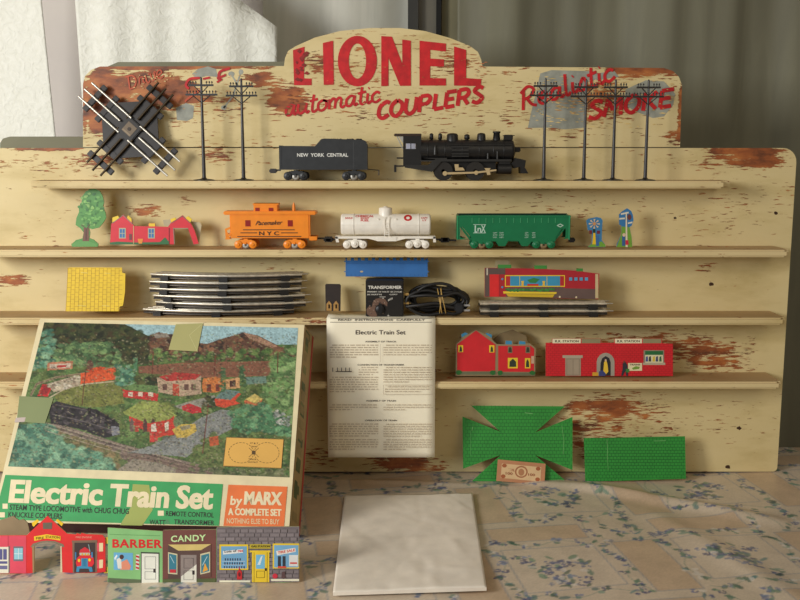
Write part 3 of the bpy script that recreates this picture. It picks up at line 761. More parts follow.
# ------------------------------------------------------------------ track crossing, leaning on the header
pc = vplane(-0.035, 9, 0, 0, Z1)
cc = pc.at(131.5, 130.5); u = depth(cc) / FPX
t = thing('track_crossing', 'black toy railway crossing, X-shaped with three-rail tracks, leaning on the board', 'track crossing', pc.at(112, 178))
R = Matrix.Rotation(math.radians(-9), 4, 'X')
Fc = Matrix.Translation(cc + pc.n * .012) @ R @ Matrix.Rotation(math.radians(41.8), 4, 'Y') @ Matrix.Scale(u, 4)
def nb(c): m = MB(c); m.M = Fc; return m
DK = C(46, 40, 36)
b = nb(DK); o8 = [(-28, -11), (-11, -28), (11, -28), (28, -11), (28, 11), (11, 28), (-11, 28), (-28, 11)]; b.prism(o8, 1.5, 3.5); obj('base_plate', b, M_BLACK, t)
for ax in (0, 1):
    LN = 60 if ax == 0 else 54
    for sgn in (-1, 1):
        for d in ((47, 31) if ax == 0 else (44, 30)):
            b = nb(DK)
            if ax == 0: b.rbox(sgn * d - 3, sgn * d + 3, 0.6, 3.8, -16, 16, .6)
            else: b.rbox(-16, 16, 0.6, 3.8, sgn * d - 3, sgn * d + 3, .6)
            obj('tie', b, M_BLACK, t)
        for off in (-9.4, 0, 9.4):
            b = nb(C(220, 214, 200) if ax == 0 else C(84, 72, 56))
            s0, s1 = (12.5 if off == 0 else 6, LN + random.uniform(-1.5, 1.5))
            p0, p1 = ((sgn * s0, -1, off), (sgn * s1, -1, off)) if ax == 0 else ((off, -1, sgn * s0), (off, -1, sgn * s1))
            b.cyl(p0, p1, 1.15, 1.15, 8)
            q0, q1 = sorted((sgn * s0, sgn * (s1 - 5)))
            if ax == 0: b.box(q0, q1, -1, 1.6, off - .5, off + .5, C(60, 52, 44))
            else: b.box(off - .5, off + .5, -1, 1.6, q0, q1, C(60, 52, 44))
            obj('rail', b, M_METAL, t)
b = nb(C(40, 36, 32)); b.rbox(-9.5, 9.5, -1.6, 1.8, -9.5, 9.5, .8); pcn = obj('centre_plate', b, M_BLACK, t)
b = nb(C(120, 104, 84)); b.box(-5.5, 5.5, -1.9, -1.5, -5.5, 5.5); b.cyl((0, -2.4, 0), (0, -1.8, 0), 1.8, 1.8, 12, C(60, 50, 42)); b.box(-5, 5, -2, -1.9, -5, -3.5, C(150, 132, 108)); obj('centre_tile', b, M_CARD, pcn)

# ------------------------------------------------------------------ rolling stock helpers
def wheelset(parent, F, x, r, y=-6, col=C(210, 206, 196), mat=M_METAL, name='wheel'):
    for yy, s in ((y, -1), (-y, 1)):
        b = MB(col); b.M = F; b.lathe((x, yy, r), (0, 1, 0), [(-1.2, r * .55), (-1.2, r * .9), (0, r), (.8, r), (.9, r * 1.15), (1.5, r * 1.15)] if s < 0 else [(-1.5, r * 1.15), (-.9, r * 1.15), (-.8, r), (1.2, r * .9)], 18)
        b.cyl((x, yy - 1.6, r), (x, yy - 1, r), 1, 1, 8, C(90, 80, 70)); obj(name, b, mat, parent)
def truck(t, F, cx, col, span=9, r=3.4, mat=M_PLASTIC, axles=3, yf=-9.5):
    b = MB(col); b.M = F
    n = axles
    for yy in (yf, -yf):
        s = 1 if yy < 0 else -1
        q = r * 1.12
        b.prism([(cx - span * .8, q + 2.6), (cx - span * .72, q - 1.2), (cx - 3, q + .4), (cx + 3, q + .4), (cx + span * .72, q - 1.2), (cx + span * .8, q + 2.6), (cx + span * .5, q + 4.6), (cx - span * .5, q + 4.6)], yy, yy + s * 1.4)
        for k in range(n):
            x = cx + (k - (n - 1) / 2) * span * (1.24 if n == 2 else .70)
            b.lathe((x, yy + s * .2, q + (.5 if n == 3 and k == 1 else -.1)), (0, -s, 0), [(0, r), (.7, r), (1.0, r * .75), (1.0, r * .4), (1.8, r * .3)], 16)
        b.cyl((cx, yy, q + 1.2), (cx, yy - s * 1.3, q + 1.2), 1.1, .9, 8)
    b.box(cx - 2, cx + 2, yf + 1, -yf - 1, r + 2, r + 6)
    tr = obj('truck', b, mat, t)
    return tr

# caboose
F, o, u = frame(271, -0.045, Z2)
t = thing('caboose', 'bright orange toy caboose with a cupola, lettered NYC', 'train car', o)
ORG = C(250, 146, 38)
z = lambda X: (X / 6.667 + 215 - 271); h = lambda Y: (247.3 - (190 + Y / 6.667))
def nb(c=ORG): m = MB(c); m.M = F; return m
b = nb(); b.rbox(z(118), z(635), -9, 9, h(312), h(155), .5)
b.box(z(85), z(118), -9, 9, h(300), h(285)); b.box(z(635), z(685), -9, 9, h(325), h(300)); b.box(z(80), z(110), -8.5, 8.5, h(320), h(312))
obj('body', b, M_PLASTIC, t)
b = nb(); b.rbox(z(75), z(682), -10.5, 10.5, h(158), h(134), .8); obj('roof', b, M_PLASTIC, t)
b = nb(); b.rbox(z(270), z(430), -7, 7, h(140), h(84), .8); b.box(z(266), z(434), -7.6, 7.6, h(94), h(84)); cup = obj('cupola', b, M_PLASTIC, t)
for x0, x1 in ((282, 310), (370, 400)):
    b = nb(C(150, 34, 22)); b.box(z(x0), z(x1), -7.3, -6.9, h(140), h(112)); obj('window', b, M_PLASTIC, cup)
b = nb(); b.cyl((z(530), 0, h(136)), (z(530), 0, h(95)), 1.6, 1.4, 10); b.cyl((z(530), 0, h(95)), (z(530), 0, h(80)), 1.0, .6, 8); obj('chimney', b, M_PLASTIC, t)
for x0, x1 in ((216, 250), (495, 528)):
    b = nb(C(150, 30, 22)); b.box(z(x0), z(x1), -9.3, -8.9, h(234), h(193)); b.box(z(x0) - .4, z(x1) + .4, -9.25, -8.95, h(238), h(234), ORG); obj('window', b, M_PLASTIC, t)
for xa, xb in ((80, 118), (637, 655)):
    b = nb()
    if xa == 80: b.prism([(z(80), h(250)), (z(116), h(236)), (z(116), h(250)), (z(92), h(262)), (z(104), h(300)), (z(116), h(318)), (z(84), h(318))], -8.6, -7.6); b.cyl((z(116), -8, h(300)), (z(116), -8, h(160)), .5, .5, 6)
    else: b.rbox(z(635), z(682), -4, 4, h(332), h(300), .5); b.cyl((z(640), -8.6, h(300)), (z(640), -8.6, h(160)), .5, .5, 6)
    obj('end_railing', b, M_PLASTIC, t)
b = nb(C(32, 26, 22)); Y_ = -9.4
b.M = F
for (a, c_, y0) in ((200, 540, 256), (183, 292, 276), (450, 560, 276), (162, 582, 300)): b.box(z(a), z(c_), Y_, -9.0, h(y0) - .35, h(y0) + .35)
obj('black_stripe', b, M_CARD, t); b = nb(C(32, 26, 22)); b.text3('N Y C', z(305), h(291), z(437) - z(305), 3.6, Y_, None, .02)
obj('black_lettering', b, M_CARD, t); b = nb(C(32, 26, 22)); b.text3('Pacemaker', z(282), h(226), z(462) - z(282), 4.2, Y_, None, .01, .5, .03)
obj('black_lettering', b, M_CARD, t)
for cx in (215, 538):
    tr = truck(t, F, z(cx), ORG, 11.5, 4.0, M_PLASTIC, 2)
    wheelset(tr, F, z(cx), 3.9, -8.2)
b = nb(C(40, 36, 32)); b.box(z(684), z(730), -1.5, 1.5, h(322), h(312)); b.rbox(z(725), z(790), -3, 3, h(342), h(305), 1.2); obj('coupler', b, M_BLACK, t)

# tank car
F, o, u = frame(386, -0.045, Z2)
t = thing('tank_car', 'white toy tank car with a dome and small red lettering', 'train car', o)
WH = C(250, 244, 232)
z = lambda X: (X / 6.4 + 325 - 386); h = lambda Y: (247.3 - (190 + Y / 6.4))
def nb(c=WH): m = MB(c); m.M = F; return m
cz = (h(148) + h(282)) / 2; rr = (h(148) - h(282)) / 2
b = nb(); b.lathe((z(105), 0, cz), (1, 0, 0), [(0, rr * .86), (.8, rr * .97), (2, rr), (87, rr), (88.2, rr * .97), (89, rr * .86)], 36)
for x in (186, 598): b.lathe((z(x), 0, cz), (1, 0, 0), [(-.5, rr + .0), (-.5, rr + .3), (.5, rr + .3), (.5, rr)], 36)
obj('tank', b, M_PLASTIC, t)
b = nb(); b.lathe((z(388), 0, h(165)), (0, 0, 1), [(0, 6.8), (8.0, 6.6), (8.8, 5.8), (9.3, 2.5), (9.7, 2.2), (10.2, 0.5)], 24); obj('dome', b, M_PLASTIC, t)
b = nb(); b.box(z(70), z(705), -9, 9, h(302), h(288)); b.prism([(z(280), h(302)), (z(335), h(316)), (z(460), h(316)), (z(515), h(302))], -9.4, -8.4); b.box(z(336), z(458), -9.9, -8.4, h(318), h(292))
b.prism([(z(70), h(290)), (z(85), h(290)), (z(95), h(325)), (z(75), h(325))], -9, -8); b.prism([(z(690), h(290)), (z(705), h(290)), (z(708), h(325)), (z(690), h(325))], -9, -8)
obj('underframe', b, M_PLASTIC, t)
b = nb()
for x in (383, 411): b.cyl((z(x), -rr * .9, h(164)), (z(x), -rr - .8, h(200)), .4, .4, 6); b.cyl((z(x), -rr - .8, h(200)), (z(x), -rr - .8, h(288)), .4, .4, 6)
for k in range(6): b.cyl((z(383), -rr - .8, h(205 + k * 14)), (z(411), -rr - .8, h(205 + k * 14)), .3, .3, 6)
obj('ladder', b, M_PLASTIC, t)
b = nb(); b.cyl((z(345), -rr * .75, h(178)), (z(345), -rr * .75 - 2.2, h(180)), .9, .7, 8); b.cyl((z(455), -rr * .75, h(178)), (z(455), -rr * .75 - 2.2, h(180)), .9, .7, 8); b.cyl((z(340), -rr - .2, h(214)), (z(110), -rr - .2, h(214)), .25, .25, 6); b.cyl((z(455), -rr - .2, h(214)), (z(670), -rr - .2, h(214)), .25, .25, 6); obj('fittings', b, M_PLASTIC, t)
TR = C(206, 40, 40)
b = nb(TR)
def curved_text(b, s, x, zc, w, hh, bold=.01):
    vs, fs, W = glyphs(s, bold, 0, 1.0); k = w / W; out = []
    for a, v in vs:
        zz = zc + v * hh - cz; out.append((x + a * k, -math.sqrt(max(0, (rr + .18) ** 2 - zz * zz)), cz + zz))
    b.add(out, fs)
curved_text(b, 'CHEMICAL', z(198), h(166), z(314) - z(198), 1.7, .03); curved_text(b, 'ROCKET', z(232), h(178), z(285) - z(232), 1.5, .03); curved_text(b, 'FUEL', z(232), h(192), z(285) - z(232), 1.8, .03)
curved_text(b, '5553', z(133), h(177), z(180) - z(133), 1.5, .03); curved_text(b, 'CAPY', z(612), h(176), z(655) - z(612), 1.4, .03); curved_text(b, 'LT', z(622), h(190), 4, 1.4, .03)
obj('red_lettering', b, M_CARD, t); b = nb(TR)
ov = [(4.0 * math.cos(2 * PI * k / 24), 2.9 * math.sin(2 * PI * k / 24)) for k in range(24)]
iv = [(1.9 * math.cos(2 * PI * k / 24), 1.3 * math.sin(2 * PI * k / 24)) for k in range(24)]
def ct(p): zz = h(171) + p[1] - cz; return (z(530) + p[0], -math.sqrt(max(0, (rr + .18) ** 2 - zz * zz)), cz + zz)
b.add([ct(p) for p in ov + iv], [(k, (k + 1) % 24, 24 + (k + 1) % 24, 24 + k) for k in range(24)])
obj('red_emblem', b, M_CARD, t)
for cx in (195, 590):
    tr = truck(t, F, z(cx), WH, 11.5, 3.9, M_PLASTIC, 3); wheelset(tr, F, z(cx), 3.6, -8.2, C(70, 66, 60))
for s, x0, x1 in ((-1, 0, 72), (1, 704, 792)):
    b = nb(C(38, 34, 32)); b.box(z(x0), z(x1), -1.3, 1.3, h(316), h(306)); b.rbox(z(x0) if s < 0 else z(745), z(45) if s < 0 else z(x1), -3, 3, h(328), h(300), 1); obj('coupler', b, M_BLACK, t)

# hopper
F, o, u = frame(511, -0.045, Z2)
t = thing('hopper_car', 'dark green ribbed toy hopper car with white markings', 'train car', o)
GR = C(22, 118, 74)
z = lambda X: (X / 5.714 + 440 - 512); h = lambda Y: (247.3 - (190 + Y / 5.714))
def nb(c=GR): m = MB(c); m.M = F; return m
b = nb()
side_l = [(z(98), h(150)), (z(738), h(150)), (z(738), h(270)), (z(700), h(270)), (z(712), h(262)), (z(712), h(212)), (z(690), h(215)), (z(658), h(262)), (z(655), h(285)), (z(520), h(287)), (z(500), h(312)), (z(465), h(312)), (z(445), h(280)), (z(390), h(280)), (z(372), h(312)), (z(335), h(312)), (z(318), h(285)), (z(182), h(285)), (z(178), h(262)), (z(130), h(203)), (z(116), h(206)), (z(116), h(262)), (z(160), h(272)), (z(98), h(275))]
for y0, y1 in ((-9.4, -8.6), (8.6, 9.4)): b.prism(side_l, y0, y1)
b.box(z(98), z(738), -9.8, -8.4, h(150), h(139)); b.box(z(98), z(738), 8.4, 9.8, h(150), h(139))
b.box(z(104), z(734), 7.8, 9.9, h(142), h(133), C(16, 50, 36)); b.box(z(98), z(110), -9, 9, h(270), h(139)); b.box(z(728), z(738), -9, 9, h(270), h(139))
b.prism([(z(116), h(205)), (z(130), h(205)), (z(190), h(285)), (z(176), h(285))], -8.6, 8.6); b.prism([(z(700), h(210)), (z(712), h(210)), (z(652), h(285)), (z(640), h(285))], -8.6, 8.6)
b.box(z(178), z(655), -8.6, 8.6, h(285), h(275))
obj('body', b, M_PLASTIC, t)
for k in range(13):
    x = z(183) + k * (z(652) - z(183)) / 12; b = nb(C(70, 160, 110)); b.box(x - .3, x + .3, -9.9, -9.3, h(180), h(152)); obj('rib', b, M_PLASTIC, t)
for x in (z(98), z(728)): b = nb(C(48, 150, 100)); b.box(x, x + 1.2, -10, -9.3, h(275), h(140)); obj('corner_post', b, M_PLASTIC, t)
b = nb(C(190, 216, 200)); Y_ = -9.5
b.box(z(190), z(262), Y_, -9.3, h(190) - .25, h(190) + .25); b.box(z(190), z(262), Y_, -9.3, h(237) - .25, h(237) + .25)
b.text3('L', z(198), h(234), 4.2, 7.0, Y_, None, .02); b.text3('n', z(214), h(234), 3.8, 6.6, Y_, None, .02); b.text3('X', z(234), h(234), 4.6, 7.2, Y_, None, .02)
obj('white_emblem', b, M_CARD, t); b = nb(C(190, 216, 200))
for x0, w in ((302, 24), (338, 24), (482, 20), (522, 20)):
    for yy in (240, 252, 265): b.text3('21913' if yy == 252 else 'CAPY', z(x0), h(yy), w / 5.714, 1.2, Y_, None, .02)
obj('white_lettering', b, M_CARD, t); b = nb(C(190, 216, 200))
dm = [(z(660), h(195)), (z(680), h(184)), (z(700), h(195)), (z(680), h(206))]
dn = [(z(668), h(195)), (z(680), h(189)), (z(692), h(195)), (z(680), h(201))]
b.add([(x, Y_, y) for x, y in dm + dn], [(k, (k + 1) % 4, 4 + (k + 1) % 4, 4 + k) for k in range(4)])
obj('diamond_emblem', b, M_CARD, t)
for cx in (240, 590):
    tr = truck(t, F, z(cx), GR, 12, 4.0, M_PLASTIC, 2); wheelset(tr, F, z(cx), 3.9, -8.2, C(190, 170, 130))
for s, x0, x1 in ((-1, 0, 98), (1, 738, 775)):
    b = nb(C(30, 28, 26)); b.box(z(x0), z(x1), -1.3, 1.3, h(288), h(278)); b.rbox(z(5) if s < 0 else z(742), z(62) if s < 0 else z(x1), -3, 3, h(295), h(268), 1); obj('coupler', b, M_BLACK, t)

# tender
F, o, u = frame(324, -0.045, Z1)
t = thing('tender', 'black toy coal tender lettered NEW YORK CENTRAL', 'train car', o)
BK = C(48, 50, 52)
z = lambda X: (X / 6.154 + 270 - 324); h = lambda Y: (178.6 - (125 + Y / 6.154))
def nb(c=BK): m = MB(c); m.M = F; return m
b = nb(); b.prism([(z(68), h(258)), (z(68), h(120)), (z(285), h(122)), (z(322), h(80)), (z(340), h(76)), (z(575), h(84)), (z(592), h(92)), (z(602), h(112)), (z(602), h(262))], -9, 9)
b.box(z(66), z(80), -9.3, 9.3, h(262), h(118)); b.box(z(68), z(604), -9.4, 9.4, h(264), h(254)); b.box(z(515), z(522), -9.2, -8.9, h(255), h(95), C(62, 64, 66))
obj('body', b, M_BLACK, t)
b = nb(C(40, 40, 42))
for k in range(26): x = random.uniform(z(330), z(560)); b.lathe((x, random.uniform(-6, 6), h(84)), (0, 0, 1), [(0, 1.8), (.8, 1.4), (1.3, .5)], 6)
obj('coal_load', b, M_BLACK, t)
b = nb(C(226, 226, 220)); b.text3('NEW  YORK  CENTRAL', z(175), h(185), z(485) - z(175), 3.3, -9.15, None, .025); obj('white_lettering', b, M_CARD, t)
for cx in (165, 520):
    tr = truck(t, F, z(cx), BK, 12.5, 4.2, M_BLACK, 2); wheelset(tr, F, z(cx), 4, -8.2, C(190, 186, 176))
b = nb(C(60, 58, 56)); b.box(z(20), z(68), -1.3, 1.3, h(272), h(262)); b.rbox(z(-2), z(45), -3, 3, h(285), h(258), 1); obj('coupler', b, M_BLACK, t)
b = nb(C(60, 54, 48)); b.cyl((z(600), 0, h(262)), (z(670), 0, h(268)), .5, .5, 6); b.cyl((z(670), 0, h(268)), (z(670), 0, h(298)), .6, .6, 6); obj('drawbar', b, M_BLACK, t)

# locomotive
F, o, u = frame(460, -0.045, Z1)
t = thing('steam_locomotive', 'black toy steam locomotive with side rods on the top shelf', 'locomotive', o)
LK = C(26, 25, 25)
z = lambda X: (X / 5.333 + 390 - 460); h = lambda Y: (179.5 - (115 + Y / 5.333))
def nb(c=LK): m = MB(c); m.M = F; return m
cz = (h(128) + h(245)) / 2; rr = (h(128) - h(245)) / 2 - .3
b = nb(); b.lathe((z(160), 0, cz), (1, 0, 0), [(0, rr), (z(640) - z(160), rr), (z(652) - z(160), rr * .93), (z(660) - z(160), rr * .5), (z(664) - z(160), rr * .3)], 32)
for x in (200, 290, 380, 470, 545, 600): b.lathe((z(x), 0, cz), (1, 0, 0), [(-.4, rr), (-.4, rr + .3), (.4, rr + .3), (.4, rr)], 32)
obj('boiler', b, M_BLACK, t)
b = nb()
wx0, wx1, wz0, wz1 = z(84), z(138), h(178), h(149)
for y0, y1 in ((-10, -9), (9, 10)):
    b.box(z(70), wx0, y0, y1, h(270), h(112)); b.box(wx1, z(165), y0, y1, h(270), h(100)); b.box(wx0, wx1, y0, y1, wz1, h(105)); b.box(wx0, wx1, y0, y1, h(270), wz0)
    b.box((wx0 + wx1) / 2 - .3, (wx0 + wx1) / 2 + .3, y0, y1, wz0, wz1)
b.box(z(150), z(165), -9, 9, h(260), h(108)); b.box(z(70), z(160), -9, 9, h(270), h(255))
cabo = obj('cab', b, M_BLACK, t)
b = nb(C(60, 44, 34)); b.rbox(z(22), z(166), -11, 11, h(112), h(99), .6); obj('roof', b, M_BLACK, cabo)
b = nb(C(200, 200, 215)); b.box(wx0 + .3, wx1 - .3, 9.2, 9.6, wz0, wz1); obj('pale_lining', b, M_CARD, cabo)
b = nb(C(170, 168, 160)); b.cyl((z(38), -9, h(114)), (z(68), -9, h(178)), .6, .6, 6); b.prism([(z(45), h(114)), (z(72), h(114)), (z(70), h(150))], -9.2, -8.6); obj('awning_brace', b, M_CARD, cabo)
for nm, x, w, top in (('whistle', 220, 2.0, 96), ('bell', 266, 2.0, 96), ('steam_dome', 331, 5.6, 95), ('valve', 408, 2.8, 101), ('sand_dome', 484, 4.2, 94), ('smokestack', 565, 3.7, 86)):
    b = nb(); hh = h(top) - h(134)
    if nm == 'smokestack': pr = [(-2, w * 1.1), (hh - 2, w * .85), (hh - 1.6, w * 1.05), (hh, w * 1.05), (hh, w * .7), (hh - 1, w * .7)]
    elif 'dome' in nm: pr = [(-2, w * 1.1), (hh - 2, w), (hh - .8, w * .85), (hh - .2, w * .5), (hh, w * .2)]
    else: pr = [(-2, w * .7), (1, w * .6), (1.5, w), (hh - 1, w * .95), (hh, w * .4)]
    b.lathe((z(x), 0, h(134)), (0, 0, 1), pr, 18); obj(nm, b, M_BLACK, t)
b = nb(); b.rbox(z(603), z(650), -3, 3, h(134), h(104), .7); b.box(z(598), z(660), -1, 1, h(110), h(106)); obj('headlight', b, M_BLACK, t)
b = nb(C(42, 41, 39)); b.prism([(z(165), h(225)), (z(300), h(225)), (z(300), h(232)), (z(640), h(232)), (z(640), h(242)), (z(270), h(244)), (z(222), h(298)), (z(78), h(275)), (z(78), h(262)), (z(200), h(262)), (z(240), h(232))], -10.8, -8.2)
b.box(z(160), z(640), -10.4, 10.4, h(244), h(236))
for yy in (168, 186, 204, 216): b.box(z(325), z(415), -rr - 1.2, -rr + 1.6, h(yy) - .7, h(yy) + .7)
b.lathe((z(238), -rr - .6, h(208)), (0, 0, 1), [(0, 1.7), (7, 1.7), (8.5, 1.2), (9.5, .4)], 10)
b.cyl((z(515), -rr - .6, h(230)), (z(515), -rr - .6, h(200)), 1.2, 1.2, 8); b.cyl((z(565), -rr, h(232)), (z(565), -rr, h(190)), .9, .9, 8)
b.cyl((z(300), -rr * .96, h(158)), (z(640), -rr * .96, h(158)), .35, .35, 6)
obj('running_board', b, M_BLACK, t)
b = nb(); b.cyl((z(570), -8.5, h(283)), (z(640), -8.5, h(283)), 4.9, 4.9, 16); b.cyl((z(570), 8.5, h(283)), (z(640), 8.5, h(283)), 4.9, 4.9, 16); b.box(z(575), z(635), -9, 9, h(285), h(235)); obj('cylinder_block', b, M_BLACK, t)
b = nb(); b.prism([(z(640), h(255)), (z(662), h(225)), (z(695), h(232)), (z(718), h(238)), (z(712), h(275)), (z(732), h(306)), (z(690), h(306)), (z(688), h(272)), (z(655), h(280))], -8, 8); b.box(z(648), z(688), -2, 2, h(195), h(168)); b.cyl((z(655), 0, h(180)), (z(692), 0, h(180)), 1.4, 1.8, 12); obj('pilot', b, M_BLACK, t)
b = nb(C(24, 23, 22)); b.box(z(230), z(560), -5, 5, h(300), h(238)); obj('chassis', b, M_BLACK, t)
for cx in (282, 450):
    for yy, s in ((-7.6, -1), (7.6, 1)):
        r = 9.0
        b = nb(C(40, 37, 34)); b.lathe((z(cx), yy, r + .3), (0, -s * 1.0, 0), [(-1.2, r), (-.6, r), (-.5, r * 1.04), (0, r * 1.04)] if False else [(-1.4, r * 1.03), (-.7, r * 1.03), (-.6, r * .95), (1, r * .95), (1, r * .82), (.3, r * .8)], 30)
        w = obj('driving_wheel', b, M_BLACK, t)
        b = nb(C(128, 122, 116)); n = 28
        b.lathe((z(cx), yy + s * 1.1 if s < 0 else yy, r + .3), (0, s, 0), [(0, r * .97), (.25, r * .97), (.25, r * .86), (0, r * .86)], 30)
        b.cyl((z(cx), yy, r + .3), (z(cx), yy + s * 1.4, r + .3), 2.2, 2.0, 12, C(60, 54, 48))
        obj('rim', b, M_TIN, w)
ROD = C(196, 172, 128)
b = nb(ROD); b.prism([(z(288), h(300)), (z(455), h(297)), (z(455), h(306)), (z(288), h(312))], -10.6, -9.9); b.cyl((z(290), -11, h(306)), (z(290), -9, h(306)), 2.3, 2.3, 12); b.cyl((z(455), -11, h(302)), (z(455), -9, h(302)), 2.1, 2.1, 12); obj('side_rod', b, M_TIN, t)
b = nb(ROD); b.prism([(z(455), h(296)), (z(560), h(284)), (z(560), h(293)), (z(455), h(306))], -11.6, -11); b.prism([(z(497), h(278)), (z(530), h(278)), (z(524), h(288)), (z(530), h(312)), (z(512), h(314)), (z(505), h(290))], -12, -11.5); obj('main_rod', b, M_TIN, t)
b = nb(ROD); b.prism([(z(340), h(258)), (z(362), h(258)), (z(362), h(275)), (z(385), h(275)), (z(395), h(290)), (z(345), h(292))], -9.9, -9.4); obj('valve_gear', b, M_TIN, t)
b = nb(C(30, 28, 26)); b.box(z(22), z(72), -1.2, 1.2, h(272), h(264)); b.box(z(22), z(34), -1.5, 1.5, h(300), h(262)); b.box(z(36), z(72), -1, 1, h(230), h(222)); obj('coupler', b, M_BLACK, t)
mbk = None

# ------------------------------------------------------------------ shelf 2 cut-outs
def cutout(name, label, cat, plane, base, outline, thick, col, side, mat=M_TIN, group=None, part='print'):
    t = thing(name, label, cat, plane.at(*base), group)
    m = MB(col, plane); m.sheet(outline, thick, col, side); obj('panel', m, mat, t)
    return t, MB(col, plane)
CARDE = C(168, 150, 112)
# tree
z = Zf(60, 180, 5)
p = vplane(-0.055, 4, 0, 0, Z2)
crown = z((150, 45), (175, 44), (200, 55), (212, 78), (220, 110), (214, 135), (228, 165), (230, 190), (215, 215), (195, 238), (160, 246), (144, 240), (150, 262), (146, 290), (168, 298), (192, 320), (188, 334), (60, 334), (56, 322), (80, 300), (112, 292), (118, 262), (100, 240), (78, 225), (82, 190), (95, 160), (94, 140), (108, 110), (112, 80), (128, 58))
t, m = cutout('toy_tree', 'green printed cut-out tree with a brown trunk, left of the red barn', 'toy tree', p, (85, 247), crown, .003, C(84, 150, 62), C(120, 130, 70))
m.poly(z((118, 240), (144, 240), (144, 270), (146, 308), (112, 310), (118, 270)), C(118, 72, 44)); m.poly(z((58, 322), (100, 300), (112, 306), (146, 306), (186, 322), (184, 332), (60, 332)), C(96, 160, 74))
random.seed(5); m.up()
for _ in range(130):
    x = random.uniform(85, 222); y = random.uniform(55, 232)
    if ((x - 155) / 62) ** 2 + ((y - 150) / 98) ** 2 < .9: m.oval(*z((x, y))[0], random.uniform(.8, 2.4), random.uniform(.6, 1.6), jit(random.choice([C(116, 178, 84), C(70, 134, 52), C(140, 190, 96), C(56, 116, 48)]), .1), 7, .2); m.off += 2e-6
m.line(z((128, 240), (108, 225)), .8, C(100, 66, 40)); m.line(z((136, 240), (150, 222)), .8, C(100, 66, 40)); m.line(z((131, 245), (130, 300)), .7, C(80, 50, 32))
obj('foliage_print', m, M_TIN, t)
# barn
p = vplane(-0.050, 3, 0, 0, Z2)
out = z((250, 322), (256, 220), (262, 212), (262, 188), (290, 178), (298, 190), (316, 172), (335, 190), (340, 176), (358, 192), (362, 218), (372, 230), (440, 232), (445, 216), (475, 216), (478, 232), (540, 234), (556, 212), (552, 196), (575, 188), (582, 196), (612, 176), (628, 190), (640, 180), (660, 196), (652, 212), (672, 250), (694, 318), (668, 322), (640, 242), (572, 242), (572, 322))
t, m = cutout('toy_barn', 'small red cut-out barn with yellow gable trim and an open doorway, right of the tree', 'toy building', p, (150, 246), out, .003, C(222, 44, 56), CARDE)
YE = C(240, 206, 50)
m.poly(z((262, 212), (262, 188), (290, 178), (298, 192)), YE); m.poly(z((335, 190), (340, 176), (358, 192), (358, 212)), YE); m.rect(*z((445, 217))[0], *z((475, 232))[0], YE)
m.poly(z((556, 212), (552, 196), (575, 188), (582, 196)), YE); m.poly(z((628, 190), (640, 180), (660, 196), (652, 212)), YE)
m.poly(z((250, 322), (250, 312), (290, 308), (380, 312), (500, 310), (525, 286), (545, 308), (548, 322)), C(48, 110, 60))
for x in (295, 440): m.rect(*z((x, 240))[0], *z((x + 34, 292))[0], C(190, 190, 150)); 
m.up()
for x in (299, 444):
    for k in (0, 1):
        for l in (0, 1): m.rect(*z((x + k * 14, 245 + l * 23))[0], *z((x + k * 14 + 11, 265 + l * 23))[0], C(60, 120, 180))
m.line(z((368, 230), (368, 318)), .7, C(210, 180, 120)); m.line(z((546, 240), (546, 318)), .7, C(120, 30, 40)); m.line(z((262, 216), (316, 176), (362, 220)), .6, C(150, 140, 130)); m.line(z((558, 216), (612, 180), (652, 216)), .6, C(130, 110, 100))
m.poly(z((388, 294), (416, 294), (410, 318), (394, 318)), C(236, 150, 50)); m.line(z((568, 240), (572, 320)), .8, C(140, 130, 110)); m.line(z((640, 242), (568, 242)), .8, C(160, 150, 120))
m.rect(*z((346, 270))[0], *z((360, 300))[0], C(120, 60, 60))
obj('printed_details', m, M_TIN, t)
mt = MB(C(190, 176, 140), vplane(-0.040, 3, 0, 0, Z2)); mt.sheet(z((515, 200), (560, 196), (700, 212), (708, 225), (694, 316), (676, 316), (664, 224), (600, 212), (600, 240), (520, 228)), .002); obj('side_flap', mt, M_TIN, t)
# two small figures
z = Zf(570, 190, 8.575)
p = vplane(-0.050, 4, 0, 0, Z2)
out = z((150, 490), (185, 460), (190, 350), (152, 345), (146, 300), (138, 262), (160, 245), (230, 232), (265, 240), (280, 262), (275, 330), (272, 430), (300, 465), (305, 490))
t, m = cutout('windmill_cutout', 'shorter blue printed cut-out with a pale fan wheel and yellow post, right of the hopper', 'toy cut-out', p, (596, 247), out, .003, C(62, 128, 176), CARDE)
m.poly(z((152, 488), (188, 462), (270, 440), (302, 468), (302, 488)), C(116, 170, 60)); m.up()
for k in range(8):
    a = k * PI / 4; cx, cy = 208, 290
    m.poly(z((cx + 10 * math.cos(a), cy + 10 * math.sin(a)), (cx + 48 * math.cos(a - .15), cy + 42 * math.sin(a - .15)), (cx + 48 * math.cos(a + .2), cy + 42 * math.sin(a + .2))), C(222, 196, 160))
m.oval(*z((208, 290))[0], 1.6, 1.6, C(214, 150, 90))
m.poly(z((200, 360), (216, 360), (222, 466), (190, 466)), C(240, 200, 40)); m.rect(*z((196, 335))[0], *z((216, 368))[0], C(30, 60, 40)); m.rect(*z((165, 345))[0], *z((188, 376))[0], C(120, 40, 50)); m.rect(*z((230, 348))[0], *z((256, 376))[0], C(120, 40, 60)); m.rect(*z((222, 390))[0], *z((248, 480))[0], C(60, 110, 170))
obj('printed_details', m, M_TIN, t)
out = z((398, 490), (400, 465), (440, 380), (440, 305), (422, 296), (420, 210), (445, 185), (490, 156), (525, 180), (540, 215), (545, 260), (530, 305), (510, 318), (528, 400), (535, 490))
t, m = cutout('crossing_signal_cutout', 'taller blue and green printed cut-out with white post and red base', 'toy cut-out', p, (624, 247), out, .003, C(54, 122, 178), CARDE)
m.poly(z((398, 490), (440, 380), (442, 312), (508, 318), (527, 400), (533, 490)), C(118, 166, 58)); m.up()
